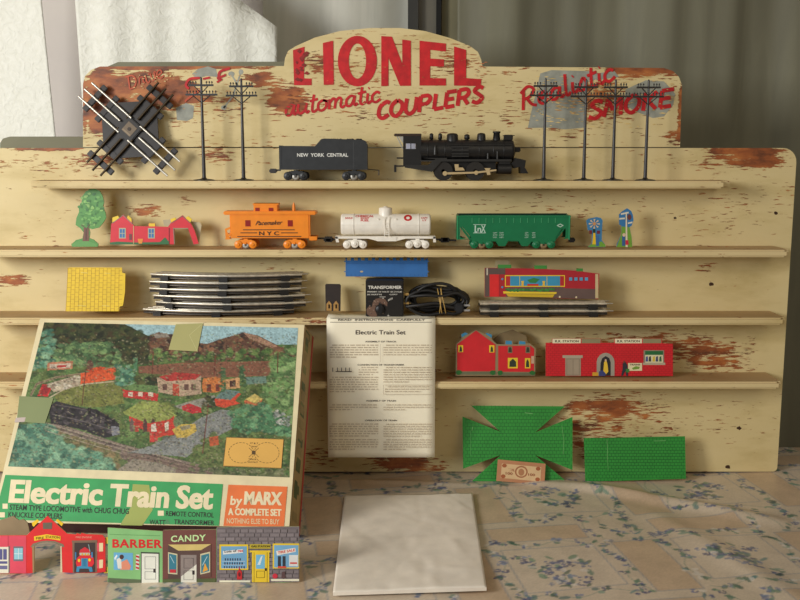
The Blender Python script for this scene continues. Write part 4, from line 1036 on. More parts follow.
m.poly(z((436, 200), (500, 186), (505, 200), (436, 214)), C(226, 220, 200)); m.poly(z((422, 240), (470, 236), (470, 250), (422, 254)), C(226, 220, 200)); m.poly(z((495, 280), (535, 270), (535, 284), (495, 292)), C(226, 220, 200)); m.oval(*z((508, 232))[0], 2.0, 3.0, C(110, 60, 60)); m.up()
m.poly(z((477, 190), (486, 190), (494, 490), (476, 490)), C(236, 220, 190)); m.poly(z((475, 430), (500, 430), (502, 470), (476, 470)), C(214, 40, 70)); m.rect(*z((446, 395))[0], *z((472, 478))[0], C(60, 100, 160)); m.oval(*z((462, 385))[0], 1.6, 1.8, C(230, 200, 170))
obj('printed_details', m, M_TIN, t)

# ------------------------------------------------------------------ shelf 3
z = Zf(55, 250, 5.714)
p = vplane(-0.062, 10, 0, 0, Z3)
t, m = cutout('roof_panel', 'yellow printed shingle roof card leaning on the third shelf, left of the curved tracks', 'toy roof card', p, (93, 311.6),
              z((60, 350), (66, 260), (74, 104), (85, 99), (382, 100), (384, 130), (402, 134), (400, 240), (388, 318), (368, 324), (366, 350)), .0015, C(236, 200, 24), C(190, 150, 30), M_CARD)
for r in range(14):
    x = 74 + r * 22.5
    m.line(z((x - r * .0, 102), (x - 12 + r * .6, 350)), .35, C(196, 156, 20))
m.up()
for r in range(14):
    for k in range(9):
        x = 74 + r * 22.5; y = 106 + k * 27 + (13 if r % 2 else 0)
        m.line(z((x - y * .02, y), (x + 22 - y * .02, y)), .35, C(190, 150, 22))
for a, c_ in (((150, 128), (188, 132)), ((285, 132), (318, 134)), ((130, 316), (178, 320)), ((272, 318), (310, 320))): m.line(z(a, c_), .5, C(230, 214, 110))
obj('shingle_print', m, M_CARD, t)

RAILC = C(222, 214, 196)
def make_curve(name, label, loc, L=0.285, bend=True, group=None):
    """three-rail toy track; local x along, y across, z up"""
    t = thing(name, label, 'toy track', loc, group)
    O = Matrix.Translation(loc)
    Rr = L / (2 * math.sin(math.radians(22.5)))
    def path(off, a0=-1, a1=1, n=17, zz=0.0):
        pts = []
        for i in range(n):
            s = a0 + (a1 - a0) * i / (n - 1)
            if bend:
                a = s * math.radians(22.5); pts.append(((Rr + off) * math.sin(a), (Rr) - (Rr + off) * math.cos(a) , zz))
            else: pts.append((s * L / 2, -off, zz))
        return pts
    for off in (-.016, 0, .016):
        m = MB(RAILC); m.M = O
        m.tube(path(off, zz=.0108), .0029, 8)
        P = path(off); 
        vs = [(x, y - .0006, zz) for x, y, _ in P for zz in (.004, .0105)] + [(x, y + .0006, zz) for x, y, _ in P for zz in (.004, .0105)]
        n = len(P) * 2
        fs = [(2 * i, 2 * i + 2, 2 * i + 3, 2 * i + 1) for i in range(len(P) - 1)] + [(n + 2 * i, n + 2 * i + 1, n + 2 * i + 3, n + 2 * i + 2) for i in range(len(P) - 1)]
        m.add(vs, fs, C(60, 56, 52)); m.tube([(x, y, .0045) for x, y, _ in P], .0015, 6, C(90, 84, 78))
        obj('rail', m, M_METAL, t)
        if off != 0:
            m = MB(C(200, 196, 186)); m.M = O
            e = path(off)[-1]; e0 = path(off)[-2]; d = (Vector(e) - Vector(e0)).normalized()
            p0 = Vector((e[0], e[1], .0112)); m.cyl(p0 - d * .003, p0 + d * .012, .0014, .0011, 8); obj('rail_pin', m, M_METAL, t)
    for s in (-.78, 0.0, .78):
        m = MB(C(34, 32, 30)); a = s * math.radians(22.5) if bend else 0
        x, y, _ = path(0, s, s + .001, 2)[0]
        m.M = O @ Matrix.Translation((x, y, 0)) @ Matrix.Rotation(a, 4, 'Z')
        m.rbox(-.0085, .0085, -.022, .022, 0.0, .0052, .0008); m.box(-.0085, .0085, -.0225, -.0205, 0, .0085)
        obj('tie', m, M_BLACK, t)
    return t
uu = depth(Vector((0, -.075, Z3))) / FPX
first = make_curve('curved_track', 'x', Vector(((217 - 400) * uu, -.060, Z3)), .285, True, 'stack of curved toy track sections')
lab = ['curved toy track section at the bottom of the stack, lying on the shelf', 'curved toy track section second from the bottom of the stack',
       'curved toy track section third from the bottom of the stack', 'curved toy track section with a long pin, fourth from the bottom',
       'curved toy track section second from the top of the stack', 'curved toy track section on top of the stack of tracks']
for i, (dx, dz, rz) in enumerate(((216, 0, .5), (228, 1, -1.5), (227, 2, .8), (223, 3, 0), (224, 4, 1.2), (224.5, 5, -.8))):
    c = first if i == 0 else copy_tree(first)
    c.location = ((dx - 400) * uu, -.056, Z3 + dz * .0139); c.rotation_euler = (0, 0, math.radians(rz)); c['label'] = lab[i]
uu = depth(Vector((0, -.06, Z3))) / FPX
st = make_curve('straight_track', 'straight toy track section lying directly on the shelf under the diner card', Vector(((543 - 400) * uu, -.052, Z3)), .248, False, 'two straight toy tracks under the diner card')
s2 = copy_tree(st); s2.location = ((542.5 - 400) * uu, -.052, Z3 + .0145); s2.rotation_euler = (0, 0, .008)
s2['label'] = 'straight toy track section on top, carrying the red diner card'

# contactor clip
z = Zf(320, 250, 5)
p = vplane(-0.045, 8, 0, 0, Z3)
t = thing('track_connector', 'small black plate with two brass clips, left of the transformer', 'track connector', p.at(333, 312))
m = MB(C(44, 32, 26), p); m.sheet(z((26, 174), (32, 169), (98, 170), (104, 176), (102, 305), (28, 305)), .004); obj('plate', m, M_BLACK, t)
for x in (45, 80):
    m = MB(C(206, 160, 96), p); m.off = .001
    m.poly(z((x - 13, 304), (x - 13, 270), (x, 254), (x + 13, 270), (x + 13, 304))); m.up(2); m.rect(*z((x - 3, 272))[0], *z((x + 5, 292))[0], C(50, 34, 22)); obj('brass_clip', m, M_METAL, t)

# transformer
F, o, u = frame(385, -0.06, Z3)
t = thing('toy_transformer', 'black toy transformer with worn top lettering, under the blue card', 'transformer', o)
z = lambda X: X / 6.667 + 355 - 385; h = lambda Y: 314.8 - (270 + Y / 6.667)
def nb(c): m = MB(c); m.M = F; return m
b = nb(C(28, 25, 23)); b.rbox(z(74), z(324), -9, 13, 0.1, h(52), 1.0); obj('body', b, M_BLACK, t)
b = nb(C(226, 222, 210)); Y_ = -9.25
b.text3('TRANSFORMER', z(90), h(108), z(312) - z(90), 3.0, Y_, None, .03)
b.text3('PRIMARY 115 VOLTS  60 CYCLES', z(86), h(132), z(312) - z(86), 1.3, Y_, None, .02); b.text3('50 WATTS', z(84), h(150), z(180) - z(84), 1.2, Y_, None, .02); b.text3('OUTPUT', z(230), h(150), 8, 1.2, Y_, None, .02)
b.box(z(165), z(205), Y_, -9, h(162) - .2, h(162) + .2)
for k in range(4): b.box(z(222 + k * 8), z(226 + k * 8), Y_, -9, h(190 - k * 4), h(178 - k * 4))
b.box(z(185), z(192), Y_, -9, h(175), h(168)); b.text3('0', z(218), h(292), 1.6, 1.6, Y_, None, .02)
obj('white_lettering', b, M_CARD, t)
b = nb(C(112, 84, 68)); random.seed(9)
pts = [(100, 290), (82, 275), (78, 245), (95, 225), (115, 228), (120, 200), (140, 175), (165, 170), (200, 175), (218, 200), (215, 225), (190, 210), (170, 235), (150, 230), (140, 260), (150, 290), (125, 300)]
b.prism([(z(x), h(y)) for x, y in pts], -9.35, -9.1)
for _ in range(30):
    x = random.uniform(95, 200); y = random.uniform(185, 280)
    b.lathe((z(x), -9.3, h(y)), (0, -1, 0), [(0, random.uniform(.4, 1.0)), (.15, .2)], 6, jit(random.choice([C(150, 126, 108), C(80, 56, 44), C(50, 40, 34)]), .2))
obj('worn_patch', b, M_CARD, t)
b = nb(C(20, 20, 22)); b.lathe((z(168), -9.2, h(245)), (0, -1, 0), [(0, 5), (1.5, 4.6), (2.2, 3.8), (2.4, 1)], 20); b.prism([(z(160), h(200)), (z(182), h(205)), (z(180), h(270)), (z(158), h(270))], -11.8, -11.2); obj('speed_lever', b, M_BLACK, t)
for y in (148, 208):
    b = nb(C(206, 170, 104)); b.cyl((z(322), -5, h(y)), (z(345), -5, h(y)), .9, .9, 10); b.cyl((z(338), -5, h(y)), (z(358), -5, h(y)), 1.8, 1.6, 12); b.box(z(356), z(372), -5.4, -4.6, h(y) - .3, h(y) + .3); obj('brass_terminal', b, M_METAL, t)
zt = (F @ Vector((0, 0, h(52)))).z

# blue card on the transformer
p = vplane(-0.052, 14, 0, 0, zt)
z = Zf(320, 250, 5)
pts = [(128, 132), (128, 38)]
x = 135
while x < 525:
    pts += [(x, 38), (x, 52), (x + 19, 52), (x + 19, 38)]; x += 35
pts += [(538, 38), (538, 134)]
t, m = cutout('roof_edge_card', 'blue printed card strip with a notched top edge, resting on the transformer', 'toy roof card', p, (386, 277), z(*pts), .0015, C(44, 108, 176), C(80, 110, 150), M_CARD)
m.line(z((132, 66), (536, 66)), .4, C(34, 84, 146)); m.oval(*z((208, 108))[0], 1.6, .9, C(190, 170, 130))
for y in (55, 106): m.rect(*z((120, y))[0], *z((128, y + 5))[0], C(60, 120, 180)); m.rect(*z((538, y))[0], *z((545, y + 5))[0], C(60, 120, 180))
for r in range(20): m.line(z((135 + r * 21, 128), (135 + r * 21, 122)), .3, C(34, 84, 146))
obj('printed_details', m, M_CARD, t)

# coiled cord
F, o, u = frame(436, -0.055, Z3)
t = thing('power_cord', 'coiled black power cord bundled with rubber bands, right of the transformer', 'power cord', o)
b = MB(C(26, 24, 23)); b.M = F
random.seed(11); pts = []
turns = 7
for i in range(turns * 24 + 1):
    a = 2 * PI * i / 24; k = i / 24
    rx = 27 + 4 * math.sin(k * 2.3) ; rz = 11 + 4.5 * math.sin(k * 1.7 + 1)
    sq = 1 - .30 * math.exp(-((math.cos(a) * rx - 4) / 9) ** 2)
    pts.append((math.cos(a) * rx + 3 * math.sin(k * 1.9), 9.5 * math.sin(k * 1.37) * .8, max(1.6, 15.5 + math.sin(a) * rz * sq + 1.0 * math.sin(k * 3))))
b.tube(pts, 1.75, 8)
lp = [(-18, -8, 26), (-10, -9, 31), (3, -9, 33.5), (14, -9, 31), (20, -8, 24)]
def cr(P, n=8):
    out = []
    for i in range(len(P) - 1):
        p0, p1, p2, p3 = P[max(i - 1, 0)], P[i], P[i + 1], P[min(i + 2, len(P) - 1)]
        for k in range(n):
            q = k / n; out.append(tuple(.5 * (2 * p1[d] + (p2[d] - p0[d]) * q + (2 * p0[d] - 5 * p1[d] + 4 * p2[d] - p3[d]) * q * q + (3 * p1[d] - p0[d] - 3 * p2[d] + p3[d]) * q ** 3) for d in range(3)))
    return out + [P[-1]]
b.tube(cr(lp), 1.5, 8); b.tube(cr([(-30, -7, 10), (-18, -11, 12), (0, -11.5, 14), (14, -11, 10), (24, -10, 9)]), 1.7, 8); b.tube(cr([(-27, -7, 20), (-10, -11, 22), (5, -11, 21), (20, -10, 24), (30, -9, 18)]), 1.7, 8)
obj('cable', b, M_RUBBER, t)
b = MB(C(30, 30, 34)); b.M = F; b.rbox(18, 27, -14, -8, 5, 14, 1.5); pg = obj('plug', b, M_RUBBER, t)
for zz in (7, 12): b = MB(C(200, 200, 200)); b.M = F; b.box(27, 33, -11.5, -10.5, zz - .9, zz + .9); obj('prong', b, M_METAL, pg)
for x0, x1 in ((1, 6), (5, 3), (4, 10)):
    b = MB(C(196, 160, 90)); b.M = F
    ring = [((x0 + x1) / 2 + (x1 - x0) / 2 * -math.sin(a), -1.0 - 12.5 * math.cos(a), 14.6 + 13.6 * math.sin(a)) for a in [2 * PI * k / 24 for k in range(25)]]
    b.tube(ring, .5, 6); obj('rubber_band', b, M_RUBBER, t)

# diner card on the straight tracks
z = Zf(470, 250, 5.333)
zt = Z3 + .0145 + .0136
p = vplane(-0.058, 4, 0, 0, zt)
t, m = cutout('diner_card', 'dark red printed diner card with a yellow flower box, standing on straight tracks', 'toy building', p, (542, 297),
              z((78, 250), (78, 95), (145, 95), (148, 78), (218, 78), (222, 97), (338, 99), (342, 84), (410, 84), (412, 102), (566, 110), (568, 96), (600, 100), (604, 116), (690, 126), (684, 262), (470, 258), (300, 250)), .0015, C(178, 32, 44), CARDE, M_CARD)
GN = C(64, 142, 62)
for a, c_, y0, y1 in ((148, 220, 78, 97), (342, 410, 82, 101), (567, 602, 98, 114)): m.rect(*z((a, y0))[0], *z((c_, y1))[0], GN)
m.poly(z((80, 97), (188, 97), (188, 130), (155, 130), (152, 248), (80, 248)), C(96, 78, 72)); m.poly(z((200, 200), (480, 196), (510, 204), (668, 208), (668, 262), (470, 256), (190, 248)), C(104, 82, 76))
m.rect(*z((668, 128))[0], *z((684, 258))[0], C(206, 186, 140)); m.up()
m.rect(*z((104, 130))[0], *z((154, 248))[0], C(226, 40, 40)); m.rect(*z((186, 134))[0], *z((506, 196))[0], YE); m.rect(*z((88, 96))[0], *z((95, 134))[0], C(210, 200, 180)); m.up()
m.rect(*z((191, 139))[0], *z((501, 191))[0], C(60, 150, 190)); m.rect(*z((191, 139))[0], *z((214, 191))[0], C(190, 40, 40)); m.rect(*z((480, 139))[0], *z((501, 191))[0], C(190, 40, 40)); m.up()
m.line(z((265, 139), (265, 191)), .5, YE); m.line(z((410, 139), (410, 191)), .5, YE); m.poly(z((305, 160), (340, 148), (372, 156), (350, 176), (318, 174)), C(50, 130, 70)); m.rect(*z((305, 181))[0], *z((365, 191))[0], C(200, 50, 40))
for x in (280, 393): m.poly(z((x - 8, 165), (x + 8, 165), (x + 5, 178), (x + 7, 190), (x - 7, 190), (x - 5, 178)), C(236, 190, 60))
for k in range(4): m.rect(*z((528 + k * 28, 146))[0], *z((545 + k * 28, 163))[0], C(90, 160, 200))
m.poly(z((176, 220), (462, 224), (460, 234), (178, 232)), YE); m.poly(z((192, 234), (452, 236), (440, 253), (204, 248)), C(214, 180, 40)); m.up()
random.seed(4)
for k in range(26): m.oval(*z((195 + k * 10, 212 + random.uniform(-4, 6)))[0], 1.6, 1.2, jit(C(60, 130, 60), .3), 7, .2)
m.oval(*z((172, 155))[0], 1.1, 1.1, C(90, 150, 190)); m.oval(*z((172, 198))[0], 1.1, 1.1, C(90, 150, 190)); m.oval(*z((478, 250))[0], 1, 1, C(230, 210, 170)); m.oval(*z((566, 252))[0], 1, 1, C(230, 210, 170))
obj('printed_details', m, M_CARD, t)
mt = MB(C(168, 156, 120), vplane(-.052, 4, 0, 0, zt)); mt.sheet(z((133, 90), (135, 56), (210, 54), (212, 90)), .0015); obj('card_tab', mt, M_CARD, t)

# ------------------------------------------------------------------ shelf 4
def brickwork(m, x0, y0, x1, y1, rows, bw, col, w=.25, sl=0.0):
    hh = (y1 - y0) / rows
    for r in range(rows + 1): m.line([(x0, y0 + r * hh), (x1, y0 + r * hh + sl * (x1 - x0))], w, col)
    for r in range(rows):
        x = x0 + (bw / 2 if r % 2 else 0)
        while x < x1: m.line([(x, y0 + r * hh + sl * (x - x0)), (x, y0 + (r + 1) * hh + sl * (x - x0))], w, col); x += bw
z = Zf(440, 320, 6.667)
p = vplane(-0.050, 3, 0, 0, Z4)
RH = C(214, 34, 42)
t, m = cutout('toy_house', 'red cut-out house card with a tall gable and yellow-framed windows, left on the lowest shelf', 'toy building', p, (495, 375.5),
              z((104, 372), (106, 160), (145, 128), (142, 95), (168, 82), (190, 95), (240, 64), (300, 95), (310, 84), (345, 95), (345, 128), (378, 160), (432, 162), (436, 136), (482, 138), (486, 162), (522, 162), (526, 138), (570, 142), (572, 156), (600, 156), (638, 188), (634, 372)), .0015, C(150, 130, 96), CARDE, M_CARD)
BL = C(60, 140, 180)
m.poly(z((145, 116), (142, 95), (168, 82), (188, 92)), BL); m.poly(z((302, 92), (312, 86), (345, 97), (345, 120)), BL); m.poly(z((436, 162), (438, 138), (478, 140), (480, 162)), BL); m.poly(z((526, 162), (528, 140), (568, 144), (570, 162)), BL)
m.poly(z((114, 342), (114, 162), (240, 70), (370, 164), (368, 342)), RH); m.poly(z((388, 344), (388, 172), (604, 172), (628, 192), (626, 346)), RH); m.rect(*z((106, 344))[0], *z((376, 364))[0], C(110, 112, 84)); m.rect(*z((386, 350))[0], *z((632, 370))[0], C(110, 112, 84)); m.up()
for x0, x1, y0, y1 in ((122, 154, 168, 214), (328, 362, 168, 216), (452, 518, 252, 322), (566, 602, 254, 322)): m.rect(*z((x0, y0))[0], *z((x1, y1))[0], YE)
for x0, x1 in ((452, 482), (570, 600)): m.rect(*z((x0, 176))[0], *z((x1, 220))[0], C(130, 120, 90))
m.up()
for x0, x1, y0, y1 in ((129, 147, 172, 210), (336, 354, 172, 212), (462, 508, 258, 312), (572, 594, 260, 314), (456, 478, 178, 214), (575, 596, 178, 214)):
    m.poly(z((x0, y1), (x0 + 2, y0 + (y1 - y0) * .35), ((x0 + x1) / 2, y0), (x1 - 2, y0 + (y1 - y0) * .35), (x1, y1)), C(50, 60, 44))
for x in (125, 352, 400, 615): m.oval(*z((x, 350))[0], 2.8, 2.4, C(44, 110, 48), 8, .2)
m.rect(*z((608, 240))[0], *z((628, 290))[0], C(206, 170, 140))
obj('printed_details', m, M_CARD, t)
mt = MB(C(140, 120, 84), vplane(-.030, 3, 0, 0, Z4)); mt.sheet(z((355, 130), (400, 90), (450, 74), (485, 64), (520, 80), (575, 105), (580, 140), (605, 160), (605, 240), (355, 240)), .0015); obj('rear_gable', mt, M_CARD, t)

z = Zf(535, 325, 5.161)
p = vplane(-0.050, 3, 0, 0, Z4)
t, m = cutout('toy_station', 'long red brick station card with two R.R. station signs, right on the lowest shelf', 'toy building', p, (610, 376),
              z((55, 264), (55, 92), (88, 92), (88, 70), (340, 70), (342, 92), (408, 92), (410, 70), (655, 70), (656, 94), (712, 97), (712, 264)), .0015, C(218, 34, 44), CARDE, M_CARD)
for a, c_ in ((90, 236), (412, 552)): m.rect(*z((a, 71))[0], *z((c_, 94))[0], C(240, 232, 196))
for a, c_ in ((240, 338), (556, 652)): m.rect(*z((a, 71))[0], *z((c_, 94))[0], C(150, 140, 104))
brickwork(m, *z((58, 100))[0], *z((710, 262))[0], 14, 4.2, C(176, 24, 32), .25)
m.up()
for a in (104, 424): m.text('R.R. STATION', *z((a, 89))[0], 23.5 if a < 200 else 22.5, 2.2, C(60, 50, 40), bold=.02)
m.rect(*z((156, 166))[0], *z((236, 262))[0], C(168, 152, 130)); m.rect(*z((142, 156))[0], *z((246, 170))[0], C(184, 172, 150)); m.rect(*z((560, 130))[0], *z((666, 200))[0], C(150, 140, 120)); m.rect(*z((556, 194))[0], *z((672, 206))[0], C(190, 176, 150))
arch = [(318, 262), (318, 190), (322, 172), (334, 156), (350, 146), (366, 143), (382, 147), (396, 157), (407, 174), (410, 190), (410, 262)]
m.poly(z(*arch), C(168, 160, 144)); m.rect(*z((480, 196))[0], *z((552, 236))[0], C(236, 226, 180)); m.up()
m.line(z((164, 175), (164, 258), (228, 258), (228, 175), (164, 175)), .35, C(130, 116, 98)); m.line(z((196, 176), (196, 258)), .35, C(130, 116, 98))
m.poly(z((336, 262), (338, 196), (346, 172), (364, 160), (382, 170), (390, 192), (390, 262)), C(40, 40, 44)); m.rect(*z((568, 134))[0], *z((660, 194))[0], C(226, 220, 180)); m.rect(*z((568, 134))[0], *z((660, 154))[0], C(40, 110, 60)); m.up()
m.poly(z((356, 190), (368, 182), (374, 205), (378, 240), (366, 254), (352, 240)), C(240, 200, 60)); m.oval(*z((364, 182))[0], 1.0, 1.2, C(230, 190, 150)); m.poly(z((330, 240), (348, 232), (366, 252), (362, 263), (330, 263)), C(60, 70, 130)); m.rect(*z((296, 244))[0], *z((326, 262))[0], C(220, 170, 50))
m.poly(z((452, 198), (462, 188), (476, 206), (480, 262), (470, 262), (466, 236), (452, 262), (444, 260), (452, 226)), C(50, 50, 60)); m.oval(*z((460, 190))[0], .9, 1.1, C(120, 70, 50)); m.rect(*z((468, 226))[0], *z((486, 244))[0], C(60, 130, 60))
m.text('TRAINS', *z((488, 208))[0], 10.5, 1.5, C(90, 80, 60), bold=.02); m.poly(z((500, 222), (520, 212), (540, 216), (536, 226), (505, 230)), C(120, 160, 60))
for x, c_ in ((576, C(80, 90, 150)), (592, C(60, 60, 60)), (612, C(220, 190, 60)), (628, C(70, 80, 110)), (646, C(60, 110, 70))): m.poly(z((x - 6, 188), (x - 4, 164), (x + 5, 160), (x + 7, 188)), c_)
obj('printed_details', m, M_CARD, t)

# ------------------------------------------------------------------ instruction sheet hanging over the third shelf
t = thing('instruction_sheet', 'cream printed instruction sheet hanging from under the transformer, headed Electric Train Set', 'instruction sheet', (0, 0, 0))
PS = vplane(-0.0905)
t.location = PS.at(380, 320)
cols = MB(C(255, 246, 220))
top = zat(321, -.0905); bot = zat(457.5, -.0905)
xl = lambda zz: PS.at(327.5, 400).x; xr = lambda zz: PS.at(435, 400).x
prof = [(-.038, Z3 + .0006), (-.060, Z3 + .0006), (-.080, Z3 + .0012), (-.0875, Z3 - .0002), (-.0904, Z3 - .004)] 
nseg = 24
for k in range(1, nseg + 1):
    q = k / nseg; prof.append((-.0905 - .0000 * q, Z3 - .004 + (bot - Z3 + .004) * q))
n = len(prof); vs = []
for i in range(13):
    x = xl(0) + (xr(0) - xl(0)) * i / 12
    for k, (yy, zz) in enumerate(prof):
        q = max(0, (k - 5) / nseg)
        vs.append((x, yy + (.004 * max(0, q - .9) * 10 * 0.3), zz))
cols.add(vs, [(i * n + k, i * n + k + 1, (i + 1) * n + k + 1, (i + 1) * n + k) for i in range(12) for k in range(n - 1)], smooth=True)
o = obj('paper', cols, M_PAPER, t); mod = o.modifiers.new('solid', 'SOLIDIFY'); mod.thickness = .0004; mod.offset = -1
m = MB(C(60, 50, 42), PS); m.off = .0006
z = Zf(320, 310, 3.871)
INK = C(70, 56, 46); INK2 = C(190, 172, 146)
m.line(z((40, 31), (432, 31)), .5, INK); m.line(z((40, 47), (432, 47)), .5, INK)
m.text('READ  INSTRUCTIONS  CAREFULLY', *z((70, 41))[0], 87, 1.7, INK, bold=.02)
m.text('Electric Train Set', *z((138, 94))[0], 50, 4.2, INK, bold=.015)
for s, x0, x1, y in (('ASSEMBLY OF TRACK', 175, 296, 125), ('CONNECTION OF TRANSFORMER', 145, 326, 215), ('ASSEMBLY OF TRAIN', 178, 294, 354), ('OPERATION OF TRAIN', 174, 298, 430)):
    m.text(s, *z((x0, y))[0], (x1 - x0) / 3.871, 1.5, INK, bold=.015)
random.seed(2)
def para(x0, x1, y0, y1, step=9.2):
    y = y0
    while y <= y1:
        x = x0 + (10 if y == y0 else 0); xe = x1 if y + step <= y1 else x0 + (x1 - x0) * random.uniform(.4, .9)
        while x < xe - 4:
            w = random.uniform(6, 22); w = min(w, xe - x)
            # words as short runs of letter strokes
            k = 0
            while k < w - 2: m.rect(*z((x + k, y - 2.3))[0], *z((x + k + 1.9, y + 1.9))[0], INK2); k += 3.0
            x += w + 3.2
        y += step
para(38, 226, 136, 190); para(246, 436, 136, 176); para(150, 226, 222, 250); para(38, 226, 260, 322); para(246, 436, 222, 280); para(252, 430, 296, 318)
para(38, 226, 366, 388); para(246, 436, 366, 388); para(38, 226, 440, 492); para(38, 226, 500, 540); para(246, 436, 440, 492); para(246, 436, 500, 540)
m.line(z((246, 288), (434, 288), (434, 324), (246, 324), (246, 288)), .35, INK2); m.line(z((234, 130), (234, 200)), .25, INK2)
for x in (50, 68, 84, 100, 114): m.line(z((x, 222), (x, 236)), .7, INK); 
m.line(z((62, 236), (122, 236)), .8, INK)
obj('printed_text', m, M_PAPER, t)

# ------------------------------------------------------------------ green roof cards and banknote
z = Zf(450, 390, 3.2)
p = vplane(TABLE.at(520, 481).y, 17, 0, 0, 0.0)
GC = C(48, 150, 56)
out = z((42, 252), (40, 85), (162, 134), (68, 50), (368, 52), (272, 136), (392, 86), (392, 256), (272, 208), (372, 294), (70, 292), (162, 208))
# corners of the cross, in order
out = z((68, 50), (368, 52), (272, 136), (392, 86), (392, 256), (272, 208), (374, 294), (70, 292), (162, 208), (42, 252), (40, 85), (162, 134))
t, m = cutout('cross_roof_card', 'green brick-printed card cut like a wide cross, behind a banknote', 'toy roof card', p, (518, 481), out, .0012, GC, C(120, 110, 70), M_CARD)
DG = C(20, 100, 38)
def clip_grid(m, poly, rows, cols_, x0, y0, x1, y1, col):
    def inside(x, y):
        r = False
        for i in range(len(poly)):
            (ax, ay), (bx, by) = poly[i - 1], poly[i]
            if (ay > y) != (by > y) and x < (bx - ax) * (y - ay) / (by - ay) + ax: r = not r
        return r
    hh = (y1 - y0) / rows; ww = (x1 - x0) / cols_
    for r in range(rows + 1):
        for c in range(cols_):
            a = x0 + c * ww; y = y0 + r * hh
            if inside(a + .3, y) and inside(a + ww - .3, y): m.line([(a, y), (a + ww, y)], .42, col)
            xx = a + (ww / 2 if r % 2 else 0)
            if inside(xx, y + .3) and inside(xx, y + hh - .3): m.line([(xx, y), (xx, y + hh)], .3, col)
clip_grid(m, out, 22, 30, 462, 405.6, 573, 482, DG)
m.up(); LG = C(120, 190, 110)
m.line(z((240, 73), (264, 76)), .7, LG); m.line(z((66, 130), (66, 210)), .4, C(90, 170, 90)); m.line(z((358, 115), (364, 160), (362, 205)), .4, LG); m.line(z((70, 130), (73, 118)), .6, LG)
obj('brick_print', m, M_CARD, t)
z = Zf(450, 390, 3.2)
p = vplane(TABLE.at(635, 481).y, 12, 0, 0, 0.0)
out = z((428, 154), (752, 148), (755, 284), (433, 294))
t, m = cutout('rectangular_roof_card', 'plain rectangular green brick-printed card leaning on the board at lower right', 'toy roof card', p, (635, 481), out, .0012, GC, C(120, 110, 70), M_CARD)
clip_grid(m, out, 14, 28, 584.5, 438, 685, 481, DG); m.up(); m.line(z((502, 158), (504, 190), (503, 222)), .5, LG); m.line(z((652, 163), (690, 162)), .5, LG); m.line(z((504, 222), (506, 255)), .3, LG)
obj('brick_print', m, M_CARD, t)
p = vplane(TABLE.at(525, 484).y + .002, 15, 3, 0.2, 0.0)
t, m = cutout('play_banknote', 'small orange and cream toy banknote leaning against the green cross card', 'toy banknote', p, (522, 484), z((153, 222), (306, 236), (302, 304), (148, 291)), .0006, C(198, 138, 98), C(180, 140, 100), M_CARD)
m.poly(z((166, 235), (292, 247), (289, 293), (162, 281)), C(232, 196, 148)); m.up()
m.ring(*z((228, 262))[0], 6.4, 6.0, 5.0, 4.6, C(176, 112, 74), 20); m.oval(*z((228, 263))[0], 3.0, 3.6, C(186, 130, 90), 12)
for x, y in ((174, 242), (282, 252), (170, 276), (280, 286)): m.oval(*z((x, y))[0], 2.4, 2.0, C(176, 100, 60), 10)
for k in range(8): m.line(z((186 + k * 3, 252 + k % 2 * 8), (204, 254 + k)), .3, C(190, 120, 80))
m.text('100', *z((178, 270))[0], 7, 2.4, C(160, 90, 56), .08, .03); m.text('100', *z((250, 274))[0], 7, 2.4, C(160, 90, 56), .08, .03)
obj('printed_details', m, M_CARD, t)

# ------------------------------------------------------------------ envelope on the table
cs = [TABLE.at(*q) for q in ((344.5, 497.5), (472.5, 495), (486.5, 592.5), (333, 597.5))]
cen = sum(cs, Vector()) / 4
mb = MB(C(242, 232, 216)); N = 60; vs = []
random.seed(8)
cre = [(random.random(), random.random(), random.uniform(0, PI), random.uniform(.012, .05), random.uniform(-.0008, .0008)) for _ in range(60)]
for j in range(N + 1):
    for i in range(N + 1):
        a, c_ = i / N, j / N
        P0 = cs[0].lerp(cs[1], a); P1 = cs[3].lerp(cs[2], a); P = P0.lerp(P1, c_)
        e = min(a, 1 - a, c_, 1 - c_)
        zz = .0042 + .0022 * (min(1, e * 6) ** .6) + .004 * c_
        for (cx, cy, an, w, am) in cre:
            d = (a - cx) * math.cos(an) + (c_ - cy) * math.sin(an); l = abs(-(a - cx) * math.sin(an) + (c_ - cy) * math.cos(an))
            zz += am * math.exp(-(d / w) ** 2) * math.exp(-(l / .25) ** 2)
        zz += .0012 * math.exp(-(((a - .62) / .08) ** 2 + ((c_ - .85) / .1) ** 2)) * math.sin(a * 40)
        vs.append((P.x, P.y, zz))
k = len(vs)
vs += [(x, y, .0028) for x, y, _ in vs]
W = N + 1
fs = [(j * W + i, (j + 1) * W + i, (j + 1) * W + i + 1, j * W + i + 1) for j in range(N) for i in range(N)]
fs += [tuple(q + k for q in f[::-1]) for f in fs]
for i in range(N):
    for (a, b_) in ((i, i + 1), (N * W + i + 1, N * W + i), ((i + 1) * W, i * W), (i * W + N, (i + 1) * W + N)): fs.append((a, b_, b_ + k, a + k))
mb.add(vs, fs, smooth=False)
for i_ in range(N * N): mb.sm[i_] = True
t = thing('envelope', 'large creased off-white envelope lying flat on the oilcloth', 'envelope', (cen.x, cen.y, 0.002))
o = obj('body', mb, M_ENV, t)
mb = MB(C(222, 208, 184))
bb = lambda a, c_: (lambda P: (P.x, P.y, vs[min(N, int(c_ * N)) * W + min(N, int(a * N))][2] + .0004))(cs[0].lerp(cs[1], a).lerp(cs[3].lerp(cs[2], a), c_))

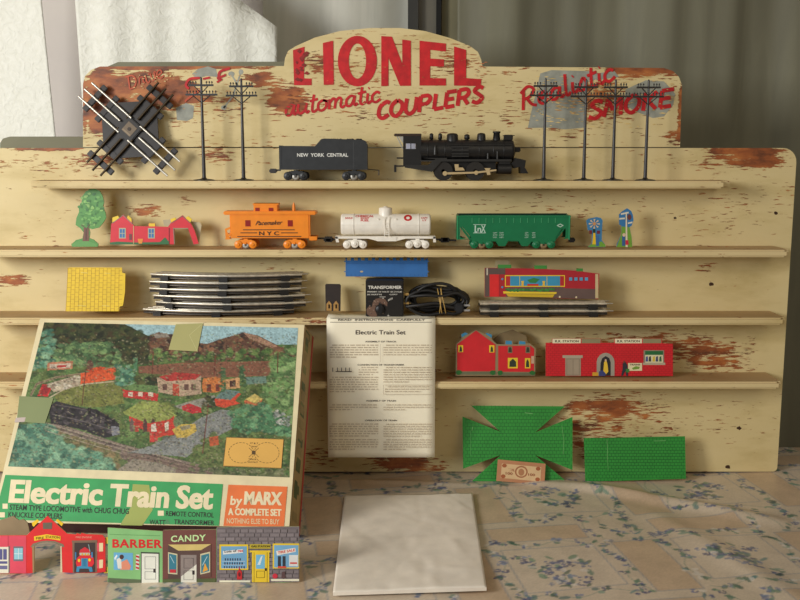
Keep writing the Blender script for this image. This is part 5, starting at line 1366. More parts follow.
# ------------------------------------------------------------------ the train set box
lean = math.radians(40)
nb_ = Matrix.Rotation(math.radians(-4), 3, 'Z') @ Vector((0, -math.cos(lean), math.sin(lean)))
top_pt = hit(172, 322, Vector((0, -.113, 0)), Vector((0, 1, 0)))
PX = Plane(top_pt, nb_)
fc = [(40, 318.5), (304.5, 325), (289.2, 527.5), (-9, 522)]
t = thing('train_set_box', 'worn cardboard train set box with a picture of a toy town, leaning on the shelves', 'toy box', PX.at(140, 540, -.04))
m = MB(C(232, 218, 176), PX); m.sheet(fc, .048, C(232, 218, 176), C(176, 112, 58)); 
sn_ = (m.plane.at(*fc[2]) - m.plane.at(*fc[1])).cross(nb_).normalized()
if sn_.x < 0: sn_ = -sn_
for i_ in (5, 6): m.v[i_] = tuple(Vector(m.v[i_]) + sn_ * .010)
obj('carton', m, M_CARD, t)
# lid sides with their own print
m = MB(C(120, 120, 60), PX)
TRp, BRp, BLp = PX.at(*fc[1]), PX.at(*fc[2]), PX.at(*fc[3])
sn = (BRp - TRp).cross(nb_).normalized()
if sn.x < 0: sn = -sn
def sidequad(d0, d1, a0, a1, col):
    P = [TRp.lerp(BRp, a) - nb_ * d + sn_ * (.010 * d / .048 + sidequad.o) for a, d in ((a0, d0), (a1, d0), (a1, d1), (a0, d1))]
    sidequad.o += 2e-5
    m.add(P, [(0, 1, 2, 3)], col, raw=True)
sidequad.o = .0004
sidequad(.001, .048, 0, 1, C(168, 140, 90)); 
for k in range(30):
    a = random.random() * .94; sidequad(.006 + random.random() * .004, .020 + random.random() * .012, a, a + .04, jit(random.choice([C(120, 120, 64), C(84, 92, 48), C(150, 128, 80)]), .1))
sidequad(.041, .048, 0, 1, C(170, 50, 36))
bn = (BLp - BRp).cross(nb_).normalized()
if bn.y > 0: bn = -bn
P = [BRp - nb_ * .001, BLp - nb_ * .001, BLp - nb_ * .047, BRp - nb_ * .047]
m.add([q + bn * .0006 for q in P], [(0, 1, 2, 3)], C(74, 26, 34), raw=True)
obj('side_print', m, M_CARD, t)
# picture (painted on a fine grid)
TL, TRc, BR_, BL_ = (44.5, 322.5), (298.5, 328), (289.5, 477.5), (8.0, 466.5)
cv = Canvas(0, 320, 302, 480, 0.5, C(96, 112, 62))
za = lambda *p: [(x / 3.529, 310 + y / 3.529) for x, y in p]
zb = lambda *p: [(150 + x / 3.529, 310 + y / 3.529) for x, y in p]
GS = [C(76, 112, 60), C(54, 84, 48), C(98, 132, 72), C(120, 148, 88), C(44, 66, 40)]
DGS = [C(46, 58, 36), C(62, 74, 42), C(36, 42, 30), C(84, 84, 50), C(70, 60, 40)]
TE = [C(84, 132, 110), C(110, 156, 126), C(60, 104, 86), C(134, 172, 138)]
BRN = [C(120, 82, 62), C(140, 98, 72), C(96, 66, 54), C(80, 56, 50)]
cv.dabs([(0, 320), (302, 320), (302, 480), (0, 480)], 1500, GS, 2, 6, .6)
cv.poly([(0, 318), (302, 318), (302, 345), (0, 345)], C(166, 200, 206))
cv.poly(za((140, 40), (300, 45), (440, 50), (520, 90), (600, 95), (600, 190), (100, 200)), C(66, 70, 46)); cv.dabs(za((135, 42), (300, 45), (430, 50), (520, 90), (600, 95), (600, 180), (120, 190)), 420, DGS, 1.5, 4)
cv.poly(zb((0, 90), (30, 78), (80, 88), (120, 110), (200, 120), (260, 100), (330, 80), (380, 90), (460, 130), (530, 150), (530, 200), (0, 200)), C(116, 84, 66)); cv.dabs(zb((0, 92), (80, 90), (200, 122), (330, 84), (460, 132), (500, 170), (0, 180)), 260, BRN + [C(60, 48, 44)], 1.2, 3.5)
cv.poly(zb((330, 80), (380, 92), (450, 128), (430, 134), (350, 100)), C(176, 136, 112)); cv.poly(zb((10, 84), (60, 82), (70, 96), (20, 100)), C(150, 140, 128))
cv.dabs(zb((0, 130), (60, 150), (250, 140), (420, 140), (520, 170), (520, 200), (0, 195)), 240, [C(84, 112, 60), C(116, 140, 80), C(60, 84, 48)], 1.4, 3.6)
cv.poly(zb((-40, 200), (120, 186), (440, 180), (440, 232), (200, 240), (-40, 222)), C(142, 96, 74)); 
for k in range(12): cv.line(zb((-40, 200 + k * 3), (440, 184 + k * 4)), .4, C(112, 72, 58), .6)
cv.dabs(za((100, 130), (400, 110), (440, 200), (250, 200), (100, 215)), 190, [C(92, 124, 84), C(120, 150, 96), C(70, 100, 64)], 2, 5)
cv.dabs(za((130, 80), (190, 70), (190, 200), (100, 210)), 60, TE, 2, 4)
cv.dabs(zb((430, 170), (535, 120), (530, 440), (470, 380), (400, 300), (430, 240)), 240, [C(112, 148, 88), C(140, 170, 110), C(86, 118, 72)], 2, 5)
cv.poly(za((190, 300), (250, 270), (420, 250), (440, 330), (330, 345), (210, 330)), C(120, 124, 62)); cv.dabs(za((200, 290), (420, 255), (430, 330), (220, 330)), 60, [C(112, 120, 62), C(134, 134, 74)], 2, 5, .5)
cv.line(za((175, 310), (230, 278), (300, 262), (430, 250)), 1.1, C(196, 180, 150))
cv.line(za((110, 300), (130, 262), (200, 238), (290, 226), (420, 200)), 2.2, C(160, 140, 110)); cv.line(za((110, 300), (130, 262), (200, 238), (290, 226), (420, 200)), .6, C(90, 74, 60))
def pp(z_, pts, c): cv.poly(z_(*pts), c)
pp(za, [(168, 186), (258, 180), (256, 208), (166, 214)], C(186, 120, 90)); pp(za, [(176, 192), (250, 188), (248, 204), (176, 208)], C(200, 180, 160)); pp(za, [(200, 196), (235, 194), (234, 202), (200, 204)], C(170, 50, 50))
pp(za, [(285, 224), (410, 203), (408, 246), (284, 262)], C(220, 92, 50)); pp(za, [(300, 212), (350, 200), (380, 204), (330, 222)], C(214, 80, 40)); 
for k in range(8): cv.line(za((290 + k * 15, 222 - k * 2), (290 + k * 15, 256 - k * 2)), .4, C(170, 60, 34), .6)
pp(za, [(150, 262), (188, 262), (170, 306), (132, 304)], C(196, 44, 46)); pp(za, [(156, 268), (180, 268), (166, 300), (142, 298)], C(150, 40, 44))
pp(za, [(165, 262), (240, 240), (280, 230), (284, 262), (240, 280), (190, 290)], C(180, 164, 140)); cv.dabs(za((165, 262), (240, 240), (280, 230), (284, 262), (200, 288)), 50, [C(200, 186, 160), C(150, 130, 110), C(210, 200, 180)], 1, 2.6)
# far right houses
cv.dabs(za((410, 200), (470, 195), (478, 260), (415, 268)), 70, TE + [C(76, 120, 70)], 1.8, 4); cv.dabs(za((480, 240), (560, 235), (560, 280), (480, 280)), 40, DGS, 2, 4)
pp(za, [(470, 168), (486, 168), (484, 220), (472, 220)], C(84, 128, 92))
pp(za, [(432, 280), (560, 292), (556, 322), (436, 308)], C(200, 56, 52)); pp(za, [(430, 276), (470, 262), (560, 268), (562, 296), (440, 282)], C(104, 132, 80)); 
for k in range(3): pp(za, [(452 + k * 36, 290), (468 + k * 36, 291), (468 + k * 36, 306), (452 + k * 36, 304)], C(220, 200, 180))
# bottom tracks
pp(za, [(150, 405), (200, 400), (420, 470), (600, 520), (760, 560), (760, 600), (600, 560), (400, 520), (170, 450)], C(136, 120, 108))
cv.dabs(za((170, 410), (600, 520), (600, 560), (180, 450)), 160, [C(120, 104, 96), C(150, 134, 120), C(100, 86, 80)], 1.2, 3)
pp(za, [(0, 430), (180, 420), (400, 520), (560, 560), (600, 600), (0, 600)], C(100, 116, 70)); cv.dabs(za((200, 430), (420, 500), (420, 560), (200, 520)), 120, [C(120, 112, 74), C(90, 96, 60), C(140, 120, 84)], 2, 5)
cv.dabs(za((60, 410), (170, 400), (230, 470), (330, 500), (400, 540), (400, 570), (40, 560), (40, 450)), 420, TE, 2.4, 6)
for k in range(3): cv.line(za((160, 398 + k * 14), (330, 450 + k * 14), (480, 492 + k * 14), (640, 535 + k * 14)), .7, C(176, 160, 140), .8); 
cv.line(za((160, 406), (640, 545)), .6, C(70, 58, 52))
# train
pp(za, [(172, 340), (200, 322), (300, 348), (340, 350), (420, 400), (424, 440), (370, 452), (280, 420), (180, 400)], C(46, 42, 46))
cv.dabs(za((176, 340), (300, 350), (410, 400), (415, 440), (280, 412), (182, 392)), 150, [C(70, 64, 68), C(30, 26, 30), C(90, 82, 84), C(54, 48, 54)], 1, 3)
cv.line(za((185, 368), (290, 392), (415, 430)), .8, C(112, 104, 104)); cv.line(za((200, 335), (300, 352), (400, 395)), .7, C(100, 92, 92))
for x, y in ((310, 345), (340, 356), (372, 370), (395, 382)): pp(za, [(x, y), (x + 12, y + 2), (x + 12, y + 22), (x, y + 20)], C(30, 26, 30))
pp(za, [(392, 410), (420, 412), (424, 440), (396, 444)], C(130, 130, 136))
cv.line(za((305, 205), (296, 270), (290, 335)), .9, C(96, 52, 44)); cv.line(za((298, 212), (320, 212)), .6, C(96, 52, 44)); cv.oval(*za((318, 195))[0], 3.4, 5, C(112, 60, 56), .8)
# left white tape and sticker are separate; station building centre
pp(za, [(455, 370), (560, 410), (640, 400), (640, 440), (560, 446), (458, 402)], C(196, 60, 48)); pp(zb, [(-95, 60 + 300), (-30, 322), (20, 325), (100, 376), (60, 392), (-10, 400), (-90, 368)], C(150, 160, 84)); 
cv.dabs(za((450, 350), (510, 325), (600, 325), (620, 370), (560, 398)), 70, [C(160, 168, 92), C(136, 148, 78)], 2, 4, .6)
for x in (465, 482, 512, 540): pp(za, [(x - 6, 430), (x - 7, 396), (x, 380), (x + 8, 396), (x + 7, 430)], random.choice([C(90, 60, 56), C(180, 60, 50), C(110, 90, 84)]))
pp(zb, [(0, 400), (70, 386), (86, 372), (84, 430), (40, 448), (0, 460)], C(202, 64, 50)); pp(zb, [(52, 400), (66, 394), (66, 424), (54, 430)], C(230, 220, 200)); pp(zb, [(5, 405), (20, 400), (24, 430), (5, 440)], C(226, 214, 196))
cv.oval(*zb((100, 395))[0], 5, 6, C(112, 130, 90)); pp(zb, [(0, 430), (28, 430), (28, 464), (0, 468)], C(196, 66, 56))
# road
pp(zb, [(0, 480), (90, 440), (180, 380), (250, 352), (300, 356), (290, 420), (190, 470), (130, 520), (30, 510), (-80, 505)], C(140, 142, 138)); cv.dabs(zb((0, 480), (180, 390), (290, 360), (280, 420), (130, 510)), 80, [C(150, 150, 146), C(126, 128, 124)], 2, 5, .5)
pp(zb, [(84, 340), (150, 320), (230, 300), (232, 330), (180, 345), (110, 350)], C(150, 146, 134))
pp(zb, [(78, 422), (110, 404), (160, 402), (165, 428), (130, 450), (95, 452)], C(206, 176, 84)); pp(zb, [(105, 412), (140, 405), (144, 418), (112, 426)], C(150, 140, 110))
pp(zb, [(112, 340), (140, 330), (180, 345), (182, 362), (150, 366), (116, 354)], C(190, 50, 56)); 
cv.dabs(zb((180, 300), (235, 310), (230, 345), (190, 345)), 30, DGS, 1.4, 3)
# factory row
pp(zb, [(25, 240), (100, 222), (180, 232), (182, 296), (110, 306), (30, 290)], C(190, 162, 136)); pp(zb, [(30, 236), (90, 220), (182, 228), (160, 246), (60, 252)], C(176, 60, 54)); pp(zb, [(80, 260), (104, 264), (104, 304), (80, 302)], C(190, 80, 60))
for x in (45, 120, 145): pp(zb, [(x, 262), (x + 16, 262), (x + 16, 284), (x, 284)], C(110, 80, 70))
pp(zb, [(184, 262), (188, 242), (232, 236), (262, 246), (262, 282), (232, 292), (186, 290)], C(204, 122, 66)); pp(zb, [(200, 262), (216, 262), (216, 288), (200, 288)], C(120, 60, 50)); pp(zb, [(232, 262), (246, 262), (246, 286), (232, 286)], C(120, 60, 50))
pp(zb, [(264, 246), (316, 238), (318, 276), (266, 280)], C(210, 160, 110)); pp(zb, [(282, 250), (302, 248), (302, 270), (282, 272)], C(80, 50, 44)); pp(zb, [(338, 238), (410, 234), (412, 258), (340, 264)], C(110, 138, 124))
pp(zb, [(228, 316), (262, 282), (322, 296), (300, 320), (318, 330), (262, 346), (232, 338)], C(214, 80, 54)); pp(zb, [(228, 312), (262, 280), (318, 288), (284, 318)], C(106, 130, 124))
pp(zb, [(332, 322), (368, 298), (396, 318), (390, 336), (338, 340)], C(204, 110, 70)); pp(zb, [(336, 316), (370, 296), (398, 314), (372, 332)], C(214, 190, 110))
for x in (248, 320): cv.dabs(zb((x, 200), (x + 16, 196), (x + 18, 290), (x, 294)), 26, [C(60, 92, 60), C(84, 116, 78)], 1.2, 2.4)
cv.dabs(zb((290, 350), (400, 330), (470, 380), (500, 440), (300, 430), (280, 390)), 180, [C(84, 132, 92), C(110, 156, 112), C(64, 104, 76)], 2, 5)
cv.dabs(zb((440, 350), (500, 380), (490, 410), (440, 400)), 50, [C(190, 190, 180), C(150, 156, 150), C(120, 130, 120)], .8, 2)
cv.dabs(zb((210, 440), (262, 440), (258, 560), (140, 560), (150, 500)), 110, [C(96, 112, 62), C(116, 126, 76)], 2, 4)
pp(zb, [(208, 450), (240, 444), (244, 476), (212, 482)], C(196, 96, 60)); pp(zb, [(50, 536), (80, 536), (84, 570), (52, 570)], C(190, 44, 44))
for a, c_ in (((206, 335), (186, 505)), ((232, 160), (226, 230)), ((452, 150), (450, 220)), ((12, 150), (8, 225))): cv.line(zb(a, c_), 1.0, C(112, 56, 46)); cv.line(zb((a[0] - 8, a[1] + 6), (a[0] + 9, a[1] + 6)), .6, C(112, 56, 46))
pp(zb, [(-100, 505), (-20, 510), (100, 540), (260, 575), (200, 600), (-60, 560)], C(132, 112, 100))
for k in range(3): cv.line(zb((-90, 500 + k * 14), (20, 516 + k * 14), (240, 574 + k * 10)), .7, C(96, 76, 70))
pp(za, [(420, 560), (470, 525), (560, 540), (620, 560), (620, 600), (400, 590)], C(150, 140, 124))
cv.dabs(zb((120, 560), (480, 560), (480, 600), (200, 600)), 60, [C(120, 124, 90), C(100, 106, 74)], 2, 4)
for _ in range(5200):
    x_, y_ = random.uniform(5, 300), random.uniform(334, 478)
    cv.oval(x_, y_, random.uniform(.5, 1.5), random.uniform(.4, .9), random.choice([C(26, 30, 22), C(36, 42, 30), C(50, 44, 36), C(150, 160, 110), C(170, 160, 130), C(60, 84, 56), C(120, 100, 70)]), .45, random.uniform(-.6, .6), .5)
dk = RNG.rand(cv.X.shape[0] // 3 + 2, cv.X.shape[1] // 3 + 2).repeat(3, 0).repeat(3, 1)[:cv.X.shape[0], :cv.X.shape[1]]
dk2 = RNG.rand(cv.X.shape[0] // 2 + 2, cv.X.shape[1] // 4 + 2).repeat(2, 0).repeat(4, 1)[:cv.X.shape[0], :cv.X.shape[1]]
cv.c *= (0.56 + 0.30 * dk + 0.26 * dk2 + 0.16 * RNG.rand(*cv.X.shape))[..., None]
# map the canvas rectangle onto the picture quad, keeping photo positions
def pic_fn(X, Y):
    y0 = TL[1] + (TRc[1] - TL[1]) * np.clip((X - TL[0]) / (TRc[0] - TL[0]), -.2, 1.1); y1 = BL_[1] + (BR_[1] - BL_[1]) * (X - BL_[0]) / (BR_[0] - BL_[0])
    YY = np.clip(Y, y0, y1)
    t_ = (YY - 322) / 145
    x0 = TL[0] + (BL_[0] - TL[0]) * np.clip(t_, 0, 1); x1 = TRc[0] + (BR_[0] - TRc[0]) * np.clip(t_, 0, 1)
    XX = np.clip(X, x0, x1)
    return hit_np(XX, YY, PX, .0005)
cv.mesh('town_picture', pic_fn, M_CARD, t, smooth=False)
m = MB(C(60, 160, 90), PX); m.off = .0008
m.poly([(5.5, 475), (223, 484.2), (219, 526), (-6, 519.5)], C(62, 164, 94)); m.poly([(228.5, 484.8), (287.5, 486.8), (284, 526.8), (223.5, 526)], C(238, 122, 62)); m.up()
za = Zf(0, 460, 4.2875); zb = Zf(150, 460, 4.2875)
CRM = C(240, 224, 184)
m.heavy('Electric', *za((38, 180))[0], 94, 22, CRM, .030, .028, .12, .5); m.heavy('Train', *za((476, 196))[0], 58, 21.5, CRM, .030, .028, .12, .5)
q = zb((112, 205))[0]; m.heavy('Set', *q, 37, 22, CRM, .026, .028, .12, .5)
BKI = C(40, 44, 34)
m.text('STEAM TYPE LOCOMOTIVE with CHUG CHUG', *za((42, 214))[0], 119.5, 5.4, BKI, .036, .016, .1); m.text('KNUCKLE COUPLERS', *za((36, 245))[0], 54, 5.2, BKI, .034, .016, .1)
m.text('REMOTE CONTROL', *zb((68, 240))[0], 48, 4.8, BKI, .035, .016, .1); m.text('WATT', *za((642, 276))[0], 16, 4.6, BKI, .03, .016, .1); m.text('&', *zb((66, 274))[0], 5, 4.6, C(90, 140, 100), .03, .016); m.text('TRANSFORMER', *zb((104, 275))[0], 40, 4.6, BKI, .03, .016, .1)
for x, y in ((22, 198), (10, 235)): m.rect(*za((x - 10, y - 10))[0], *za((x + 12, y + 12))[0], CRM)
m.rect(*zb((34, 218))[0], *zb((60, 240))[0], CRM)
m.text('by', *zb((344, 192))[0], 12.5, 8.6, CRM, .02, .03, .1); m.heavy('MARX', *zb((404, 190))[0], 38, 12.5, CRM, .02, .03, .1, .4); m.heavy('A COMPLETE SET', *zb((336, 236))[0], 53, 6.6, CRM, .02, .025, 0, .25); m.text('NOTHING ELSE TO BUY', *zb((330, 272))[0], 52.5, 5.0, C(236, 206, 160), .02, .02)
obj('title_print', m, M_CARD, t)
# sticker and tapes
m = MB(C(226, 176, 88), PX); m.off = .0014
zb = Zf(150, 310, 3.529)
m.poly(zb((270, 450), (472, 457), (464, 560), (258, 552)), C(228, 178, 92)); m.up()
SK = C(96, 74, 44)
for cx in (322, 412):
    for k in range(22):
        a = 2 * PI * k / 22; b0 = a + .17
        m.line(zb((cx + 44 * math.cos(a), 505 + 36 * math.sin(a)), (cx + 44 * math.cos(b0), 505 + 36 * math.sin(b0))), .45, SK)
m.line(zb((350, 488), (384, 520)), .4, SK); m.line(zb((350, 520), (384, 488)), .4, SK); m.rect(*zb((360, 498))[0], *zb((373, 511))[0], SK)
m.text('17 & 7', *zb((354, 474))[0], 8, 1.6, SK, .03, .02); m.text('TRACK', *zb((358, 485))[0], 5, 1.2, SK, .03, .02); m.text('TRACK', *zb((348, 530))[0], 8, 1.4, SK, .03, .02); m.text('LAYOUT', *zb((346, 540))[0], 10, 1.4, SK, .03, .02)
m.line(zb((270, 451), (472, 458), (464, 559), (259, 551), (270, 451)), .3, C(120, 70, 40))
sk = obj('orange_sticker', m, M_PAPER, t); sk['label'] = 'orange sticker with a figure-eight track plan'
TP = C(196, 190, 128)
for pts, c_ in ((zb((92, 52), (188, 48), (168, 148), (66, 142)), C(178, 174, 116)), (Zf(0, 310, 3.529)((70, 305), (190, 312), (160, 402), (60, 395)), C(138, 148, 104)), (Zf(0, 460, 4.2875)((570, 104), (640, 108), (655, 215), (610, 282), (515, 280), (560, 205)), C(168, 178, 100))):
    m = MB(c_, PX); m.off = .0009 if pts[0][1] > 480 else .0018; m.poly(pts); 
    if c_[0] == C(178, 174, 116)[0]: m.up(); m.line([pts[1], ((pts[0][0] + pts[1][0]) / 2, pts[1][1] + 12), pts[2]], .5, C(200, 196, 140))
    o = obj('tape_strip', m, M_PAPER, t); o['label'] = 'yellowed strip of old tape'
m = MB(C(196, 180, 172), PX); m.off = .002; m.poly(Zf(0, 310, 3.529)((58, 382), (92, 380), (88, 396), (52, 398))); o = obj('paper_scrap', m, M_PAPER, t)

# ------------------------------------------------------------------ fire station card, folded
YB = TABLE.at(60, 573.5).y + .004
pf = vplane(YB, 6, 0, 0, 0.0)
z = Zf(0, 510, 7.273)
RF = C(226, 42, 42)
t, m = cutout('toy_fire_station', 'red folded cut-out fire station with an arched doorway and yellow sign', 'toy building', pf, (55, 573.5),
              z((-60, 460), (-60, 185), (195, 183), (345, 42), (488, 172), (556, 178), (556, 168), (590, 178), (590, 166), (630, 176), (700, 178), (745, 180), (765, 205), (768, 450), (700, 458), (462, 458), (440, 458), (440, 262), (400, 240), (340, 232), (290, 240), (250, 262), (250, 458), (190, 462)), .0018, RF, C(190, 170, 120), M_CARD)
YL = C(246, 204, 40)
m.poly(z((-60, 188), (190, 186), (190, 460), (-60, 458)), C(226, 76, 96)); m.poly(z((248, 192), (340, 176), (440, 190), (440, 222), (340, 206), (250, 224)), YL)
m.poly(z((312, 92), (380, 90), (378, 138), (314, 138)), C(110, 100, 84)); m.poly(z((222, 268), (240, 244), (300, 226), (340, 222), (400, 226), (460, 248), (468, 268), (448, 268), (440, 262), (400, 240), (340, 232), (290, 240), (250, 262), (232, 272)), C(130, 118, 96))
m.poly(z((234, 262), (250, 262), (250, 458), (238, 458)), C(160, 130, 90)); m.poly(z((440, 262), (448, 262), (454, 458), (440, 458)), C(220, 206, 170)); m.poly(z((522, 222), (706, 218), (708, 236), (524, 238)), C(130, 104, 84)); m.poly(z((526, 236), (542, 236), (540, 456), (530, 456)), C(130, 104, 84)); m.poly(z((694, 236), (708, 236), (706, 452), (694, 452)), C(130, 104, 84)); m.poly(z((542, 238), (694, 236), (694, 454), (540, 456)), C(66, 50, 48))
m.poly(z((722, 240), (750, 238), (750, 300), (722, 302)), C(240, 220, 170)); m.poly(z((722, 362), (750, 360), (748, 420), (722, 424)), C(240, 220, 170)); m.poly(z((706, 240), (722, 240), (722, 302), (706, 300)), C(236, 80, 100)); m.poly(z((706, 362), (722, 362), (722, 424), (706, 424)), C(236, 80, 100))
m.rect(*z((-60, 268))[0], *z((62, 458))[0], C(236, 232, 210)); m.poly(z((62, 262), (74, 262), (72, 456), (62, 456)), C(110, 100, 100)); m.rect(*z((98, 264))[0], *z((170, 372))[0], C(120, 110, 120)); m.up()
for x0, x1 in ((-10, 18), (24, 50)): m.rect(*z((x0, 284))[0], *z((x1, 360))[0], C(90, 90, 140))
m.rect(*z((-20, 372))[0], *z((54, 390))[0], C(90, 90, 140)); m.rect(*z((-20, 404))[0], *z((54, 430))[0], C(110, 110, 150)); m.rect(*z((104, 276))[0], *z((166, 358))[0], C(150, 206, 220))
m.line(z((60, 186), (60, 262)), .4, C(180, 50, 70)); m.text('FIRE', *z((262, 214))[0], 8, 2.4, C(110, 90, 20), -.06, .02); m.text('STATION', *z((332, 202))[0], 14, 2.4, C(110, 90, 20), .06, .02); m.text('FIRE ENGINE', *z((552, 204))[0], 16, 1.8, C(240, 150, 130), 0, .02)
# engine in the doorway
m.poly(z((552, 385), (560, 350), (590, 320), (650, 318), (680, 345), (686, 385), (670, 410), (560, 410)), C(222, 40, 50)); m.poly(z((575, 320), (582, 290), (618, 268), (652, 290), (660, 320)), C(214, 44, 56)); m.up()
m.rect(*z((134, 276))[0], *z((138, 358))[0], C(230, 240, 240)); m.rect(*z((104, 315))[0], *z((166, 319))[0], C(230, 240, 240))
m.poly(z((592, 350), (640, 350), (640, 410), (670, 415), (676, 446), (655, 450), (645, 425), (580, 425), (575, 450), (555, 448), (560, 410), (592, 405)), C(60, 140, 180)); m.rect(*z((580, 310))[0], *z((655, 328))[0], C(190, 200, 180)); m.oval(*z((576, 366))[0], 1.3, 1.6, YL); m.oval(*z((652, 362))[0], 1.3, 1.6, YL)
m.rect(*z((546, 305))[0], *z((556, 360))[0], C(70, 130, 180)); m.rect(*z((664, 305))[0], *z((676, 345))[0], C(70, 130, 180)); m.line(z((645, 250), (656, 300)), .7, C(150, 180, 180)); m.up()
for x in (600, 622, 642): m.oval(*z((x, 322))[0], .9, 1.2, C(220, 170, 60))
for x in (605, 615, 625): m.line(z((x, 352), (x, 408)), .3, C(30, 90, 130))
obj('printed_details', m, M_CARD, t)
for q in (z((235, 112), (232, 92), (272, 68), (284, 80), (245, 122)), z((405, 76), (418, 66), (460, 98), (448, 118))):
    mt = MB(YL, vplane(YB + .003, 6)); mt.sheet(q, .0015); obj('yellow_tab', mt, M_CARD, t)
mt = MB(C(150, 128, 96), vplane(YB + .012, 6)); mt.sheet(z((-60, 184), (-60, 80), (0, 75), (95, 44), (140, 75), (170, 66), (200, 92), (215, 160), (190, 184)), .0018); obj('rear_gable', mt, M_CARD, t)
mt = MB(C(236, 196, 50), vplane(YB + .002, 6)); mt.sheet(z((768, 200), (790, 198), (792, 245), (768, 245)), .0015); obj('yellow_tab', mt, M_CARD, t); mt = MB(C(236, 196, 50), vplane(YB + .002, 6)); mt.sheet(z((756, 418), (788, 415), (786, 470), (756, 470)), .0015); obj('yellow_tab', mt, M_CARD, t)

# ------------------------------------------------------------------ shops card
YB = TABLE.at(200, 583).y + .003
ps = vplane(YB, 6, 1.2, PX.at(200, 500).x, 0.0)
z = Zf(150, 460, 4.2875); za = Zf(0, 460, 4.2875)
t, m = cutout('toy_shop_row', 'printed card row of shops with barber, candy shop and grey stone station', 'toy building', ps, (200, 583),
              za((462, 290), (686, 305)) + z((52, 306), (60, 300), (284, 298), (286, 288), (640, 285), (640, 522), (520, 528), (60, 532)) + za((686, 530), (600, 528), (462, 524)), .0018, C(130, 190, 120), C(190, 180, 130), M_CARD)
# barber
m.poly(za((462, 290), (686, 305)) + z((54, 306), (54, 530)) + za((464, 522)), C(140, 196, 126)); m.poly(za((464, 505), (604, 512), (604, 530), (464, 524)), C(96, 110, 80)); m.poly(z((54, 304), (60, 300), (284, 298), (284, 528), (54, 530)), C(120, 72, 64))
m.poly(z((286, 288), (640, 285), (640, 522), (286, 530)), C(120, 110, 112)); m.up()
# text sits on its own layer
m.text('BARBER', *za((482, 374))[0], 50, 8.0, C(216, 40, 40), .01, .035, 0, 1.1)
m.poly(za((488, 396), (570, 398), (570, 472), (488, 470)), C(110, 180, 220)); m.poly(za((604, 394), (684, 396), (684, 528), (604, 528)), C(60, 70, 60)); m.poly(za((584, 405), (598, 405), (596, 470), (582, 470)), C(230, 226, 220)); m.up()
m.poly(za((608, 400), (680, 402), (680, 526), (608, 526)), C(240, 240, 226)); m.poly(za((515, 440), (545, 425), (562, 455), (556, 470), (516, 470)), C(236, 150, 120)); m.poly(za((500, 425), (520, 415), (522, 465), (506, 465)), C(230, 230, 220)); m.oval(*za((522, 415))[0], 2.2, 2.4, C(80, 50, 50)); m.poly(za((490, 420), (500, 405), (505, 410), (494, 430)), C(230, 240, 245))
for k in range(4): m.poly(za((583, 408 + k * 16), (597, 412 + k * 16), (597, 420 + k * 16), (583, 416 + k * 16)), C(204, 40, 50))
m.up()
m.line(za((622, 414), (668, 414), (668, 466), (622, 466), (622, 414)), .35, C(110, 110, 110)); m.line(za((622, 478), (668, 478), (668, 510), (622, 510), (622, 478)), .35, C(110, 110, 110)); m.rect(*za((658, 466))[0], *za((668, 482))[0], C(60, 50, 50)); m.line(za((470, 318), (686, 324)), .3, C(90, 140, 80))
# candy
m.text('CANDY', *z((90, 350))[0], 35, 6.0, C(206, 236, 170), -.035, .03, 0, 1.1)
m.poly(z((78, 362), (262, 360), (220, 386), (122, 388)), C(220, 196, 120)); m.poly(z((78, 362), (122, 388), (122, 508), (78, 508)), C(90, 70, 62)); m.poly(z((262, 360), (262, 500), (218, 504), (218, 386)), C(110, 76, 66)); m.poly(z((122, 388), (218, 386), (218, 508), (122, 508)), C(96, 72, 66)); m.up()
m.poly(z((78, 394), (118, 402), (118, 490), (78, 486)), C(220, 210, 170)); m.poly(z((216, 402), (258, 392), (258, 480), (216, 490)), C(220, 210, 170)); m.poly(z((132, 406), (200, 406), (200, 526), (132, 526)), C(150, 136, 130)); m.poly(z((56, 510), (132, 508), (132, 530), (56, 530)), C(90, 100, 60)); m.poly(z((200, 508), (282, 506), (282, 528), (200, 528)), C(90, 100, 60)); m.up()
m.poly(z((82, 400), (114, 407), (114, 484), (82, 481)), C(60, 130, 150)); m.poly(z((220, 408), (254, 399), (254, 475), (220, 484)), C(60, 130, 150)); m.poly(z((134, 498), (200, 446), (200, 524), (134, 524)), C(236, 232, 216)); m.up()
m.rect(*z((86, 468))[0], *z((112, 482))[0], C(210, 50, 60)); m.poly(z((226, 480), (236, 440), (250, 470)), C(236, 170, 60)); m.line(z((146, 420), (186, 420), (186, 462), (146, 462), (146, 420)), .35, C(100, 90, 90)); m.line(z((146, 474), (186, 474), (186, 512), (146, 512), (146, 474)), .35, C(100, 90, 90)); m.rect(*z((182, 472))[0], *z((192, 490))[0], C(50, 40, 40)); m.line(z((88, 410), (104, 440)), .5, C(200, 230, 240)); m.line(z((226, 450), (246, 412)), .6, C(200, 230, 240))
# stone shop
random.seed(6)
for r in range(13):
    y = 296 + r * 17.5; x = 288 + (r % 2) * 12
    while x < 622:
        w = random.uniform(26, 44); g = random.uniform(.8, 1.15); m.rect(*z((x, y))[0], *z((min(x + w - 3, 638), y + 14))[0], (lin(132) * g, lin(122) * g, lin(124) * g, 1)); x += w
m.up()
zc = Zf(215, 520, 8.5714)
m.rect(*zc((40, 206))[0], *zc((286, 424))[0], YE); m.rect(*zc((496, 198))[0], *zc((722, 412))[0], YE); m.rect(*zc((298, 204))[0], *zc((478, 242))[0], C(196, 176, 50)); m.rect(*zc((300, 258))[0], *zc((476, 274))[0], YE); m.rect(*zc((318, 272))[0], *zc((466, 530))[0], YE); m.rect(*zc((40, 514))[0], *zc((304, 530))[0], C(240, 236, 210)); m.rect(*zc((482, 502))[0], *zc((722, 520))[0], C(240, 236, 210)); m.up()
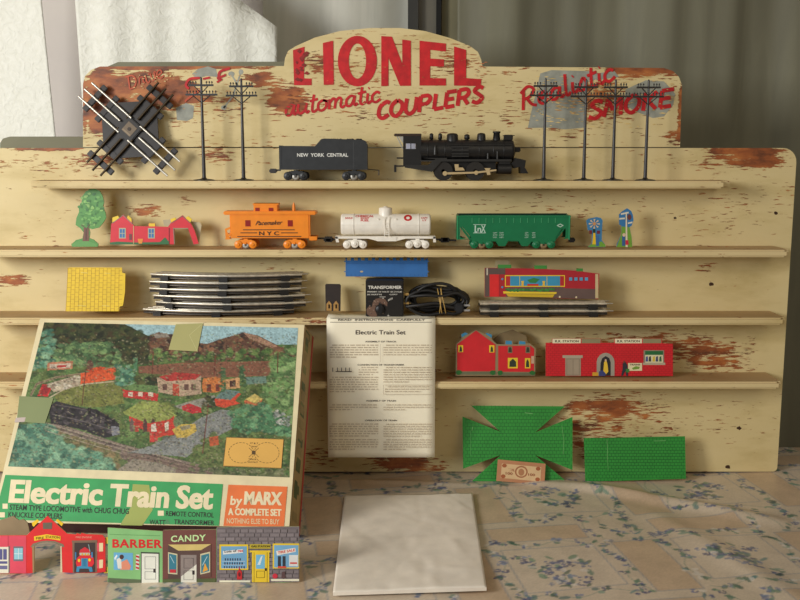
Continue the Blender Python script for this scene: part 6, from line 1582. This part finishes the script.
m.rect(*zc((54, 222))[0], *zc((274, 410))[0], C(120, 176, 214)); m.rect(*zc((508, 212))[0], *zc((716, 402))[0], C(120, 176, 214)); m.rect(*zc((352, 294))[0], *zc((428, 414))[0], C(120, 190, 226)); m.line(zc((336, 275), (336, 528)), .4, C(110, 90, 20)); m.line(zc((448, 275), (448, 528)), .4, C(110, 90, 20)); m.line(zc((358, 434), (426, 434), (426, 490), (358, 490), (358, 434)), .4, C(110, 90, 20)); m.up()
m.text('GAS STATION', *zc((312, 230))[0], 18.5, 2.0, C(50, 44, 20), 0, .02)
m.poly(zc((70, 262), (240, 246), (242, 276), (72, 292)), C(240, 240, 236)); m.poly(zc((526, 262), (690, 234), (694, 268), (532, 300)), C(240, 236, 226)); m.rect(*zc((636, 296))[0], *zc((712, 392))[0], C(230, 232, 230))
for k in range(3):
    for l in range(9): m.rect(*zc((72 + l * 21 - k * 4 + 14, 324 + k * 34))[0], *zc((82 + l * 21 - k * 4 + 14, 344 + k * 34))[0], C(60, 60, 80)) if l < 7 + k else None
    m.line(zc((66, 350 + k * 30), (258, 350 + k * 30)), .35, C(220, 226, 230))
for x in (540, 580): m.rect(*zc((x, 306))[0], *zc((x + 26, 394))[0], C(50, 56, 66))
m.poly(zc((365, 380), (395, 310), (412, 300), (390, 380)), C(220, 236, 240)); m.rect(*zc((428, 408))[0], *zc((444, 432))[0], C(60, 50, 20)); m.up()
m.text('Lots of', *zc((84, 276))[0], 12, 2.2, C(40, 40, 40), -.08, .02); m.text('gas', *zc((194, 270))[0], 5.6, 2.4, C(220, 40, 40), -.08, .02); m.text('TIRE SALE', *zc((540, 286))[0], 17, 2.4, C(220, 50, 40), -.17, .02)
m.rect(*zc((644, 358))[0], *zc((704, 372))[0], C(220, 90, 80)); m.poly(zc((190, 505), (192, 440), (205, 425), (208, 390), (220, 425), (232, 440), (234, 505)), C(204, 40, 44)); m.oval(*zc((212, 462))[0], 1.3, 2.2, C(110, 20, 30)); m.oval(*zc((516, 476))[0], 2.6, 2.6, C(214, 50, 70)); m.poly(zc((570, 495), (575, 440), (600, 436), (606, 495)), C(96, 70, 70)); m.rect(*zc((540, 392))[0], *zc((610, 408))[0], C(220, 80, 60))
obj('printed_details', m, M_CARD, t)

# ------------------------------------------------------------------ light
w = bpy.data.worlds.new('world'); sc.world = w; w.use_nodes = True
bg = w.node_tree.nodes['Background']; bg.inputs[0].default_value = (1.0, 0.90, 0.74, 1); bg.inputs[1].default_value = 0.24
def area(name, loc, target, size, sizey, power, col):
    l = bpy.data.lights.new(name, 'AREA'); l.shape = 'RECTANGLE'; l.size = size; l.size_y = sizey; l.energy = power; l.color = col
    o = bpy.data.objects.new(name, l); COL.objects.link(o); o.location = loc
    o.rotation_euler = (Vector(target) - Vector(loc)).to_track_quat('-Z', 'Y').to_euler(); return o
area('window_light', (-2.1, -1.95, 1.1), (-0.1, 0.0, 0.4), 0.6, 0.8, 56, (1.0, 0.97, 0.91))
area('room_light', (1.2, -2.8, 2.2), (0.2, 0, 0.3), 1.5, 1.0, 11, (1.0, 0.86, 0.64))
area('cool_fill_light', (-1.3, -2.2, 0.9), (-0.15, -0.55, 0), 0.7, 0.5, 9, (0.70, 0.82, 1.0))  # added cool fill for the bluish light on the table front
sc.view_settings.view_transform = 'Standard'
sc.view_settings.look = 'None'
sc.view_settings.exposure = -0.16
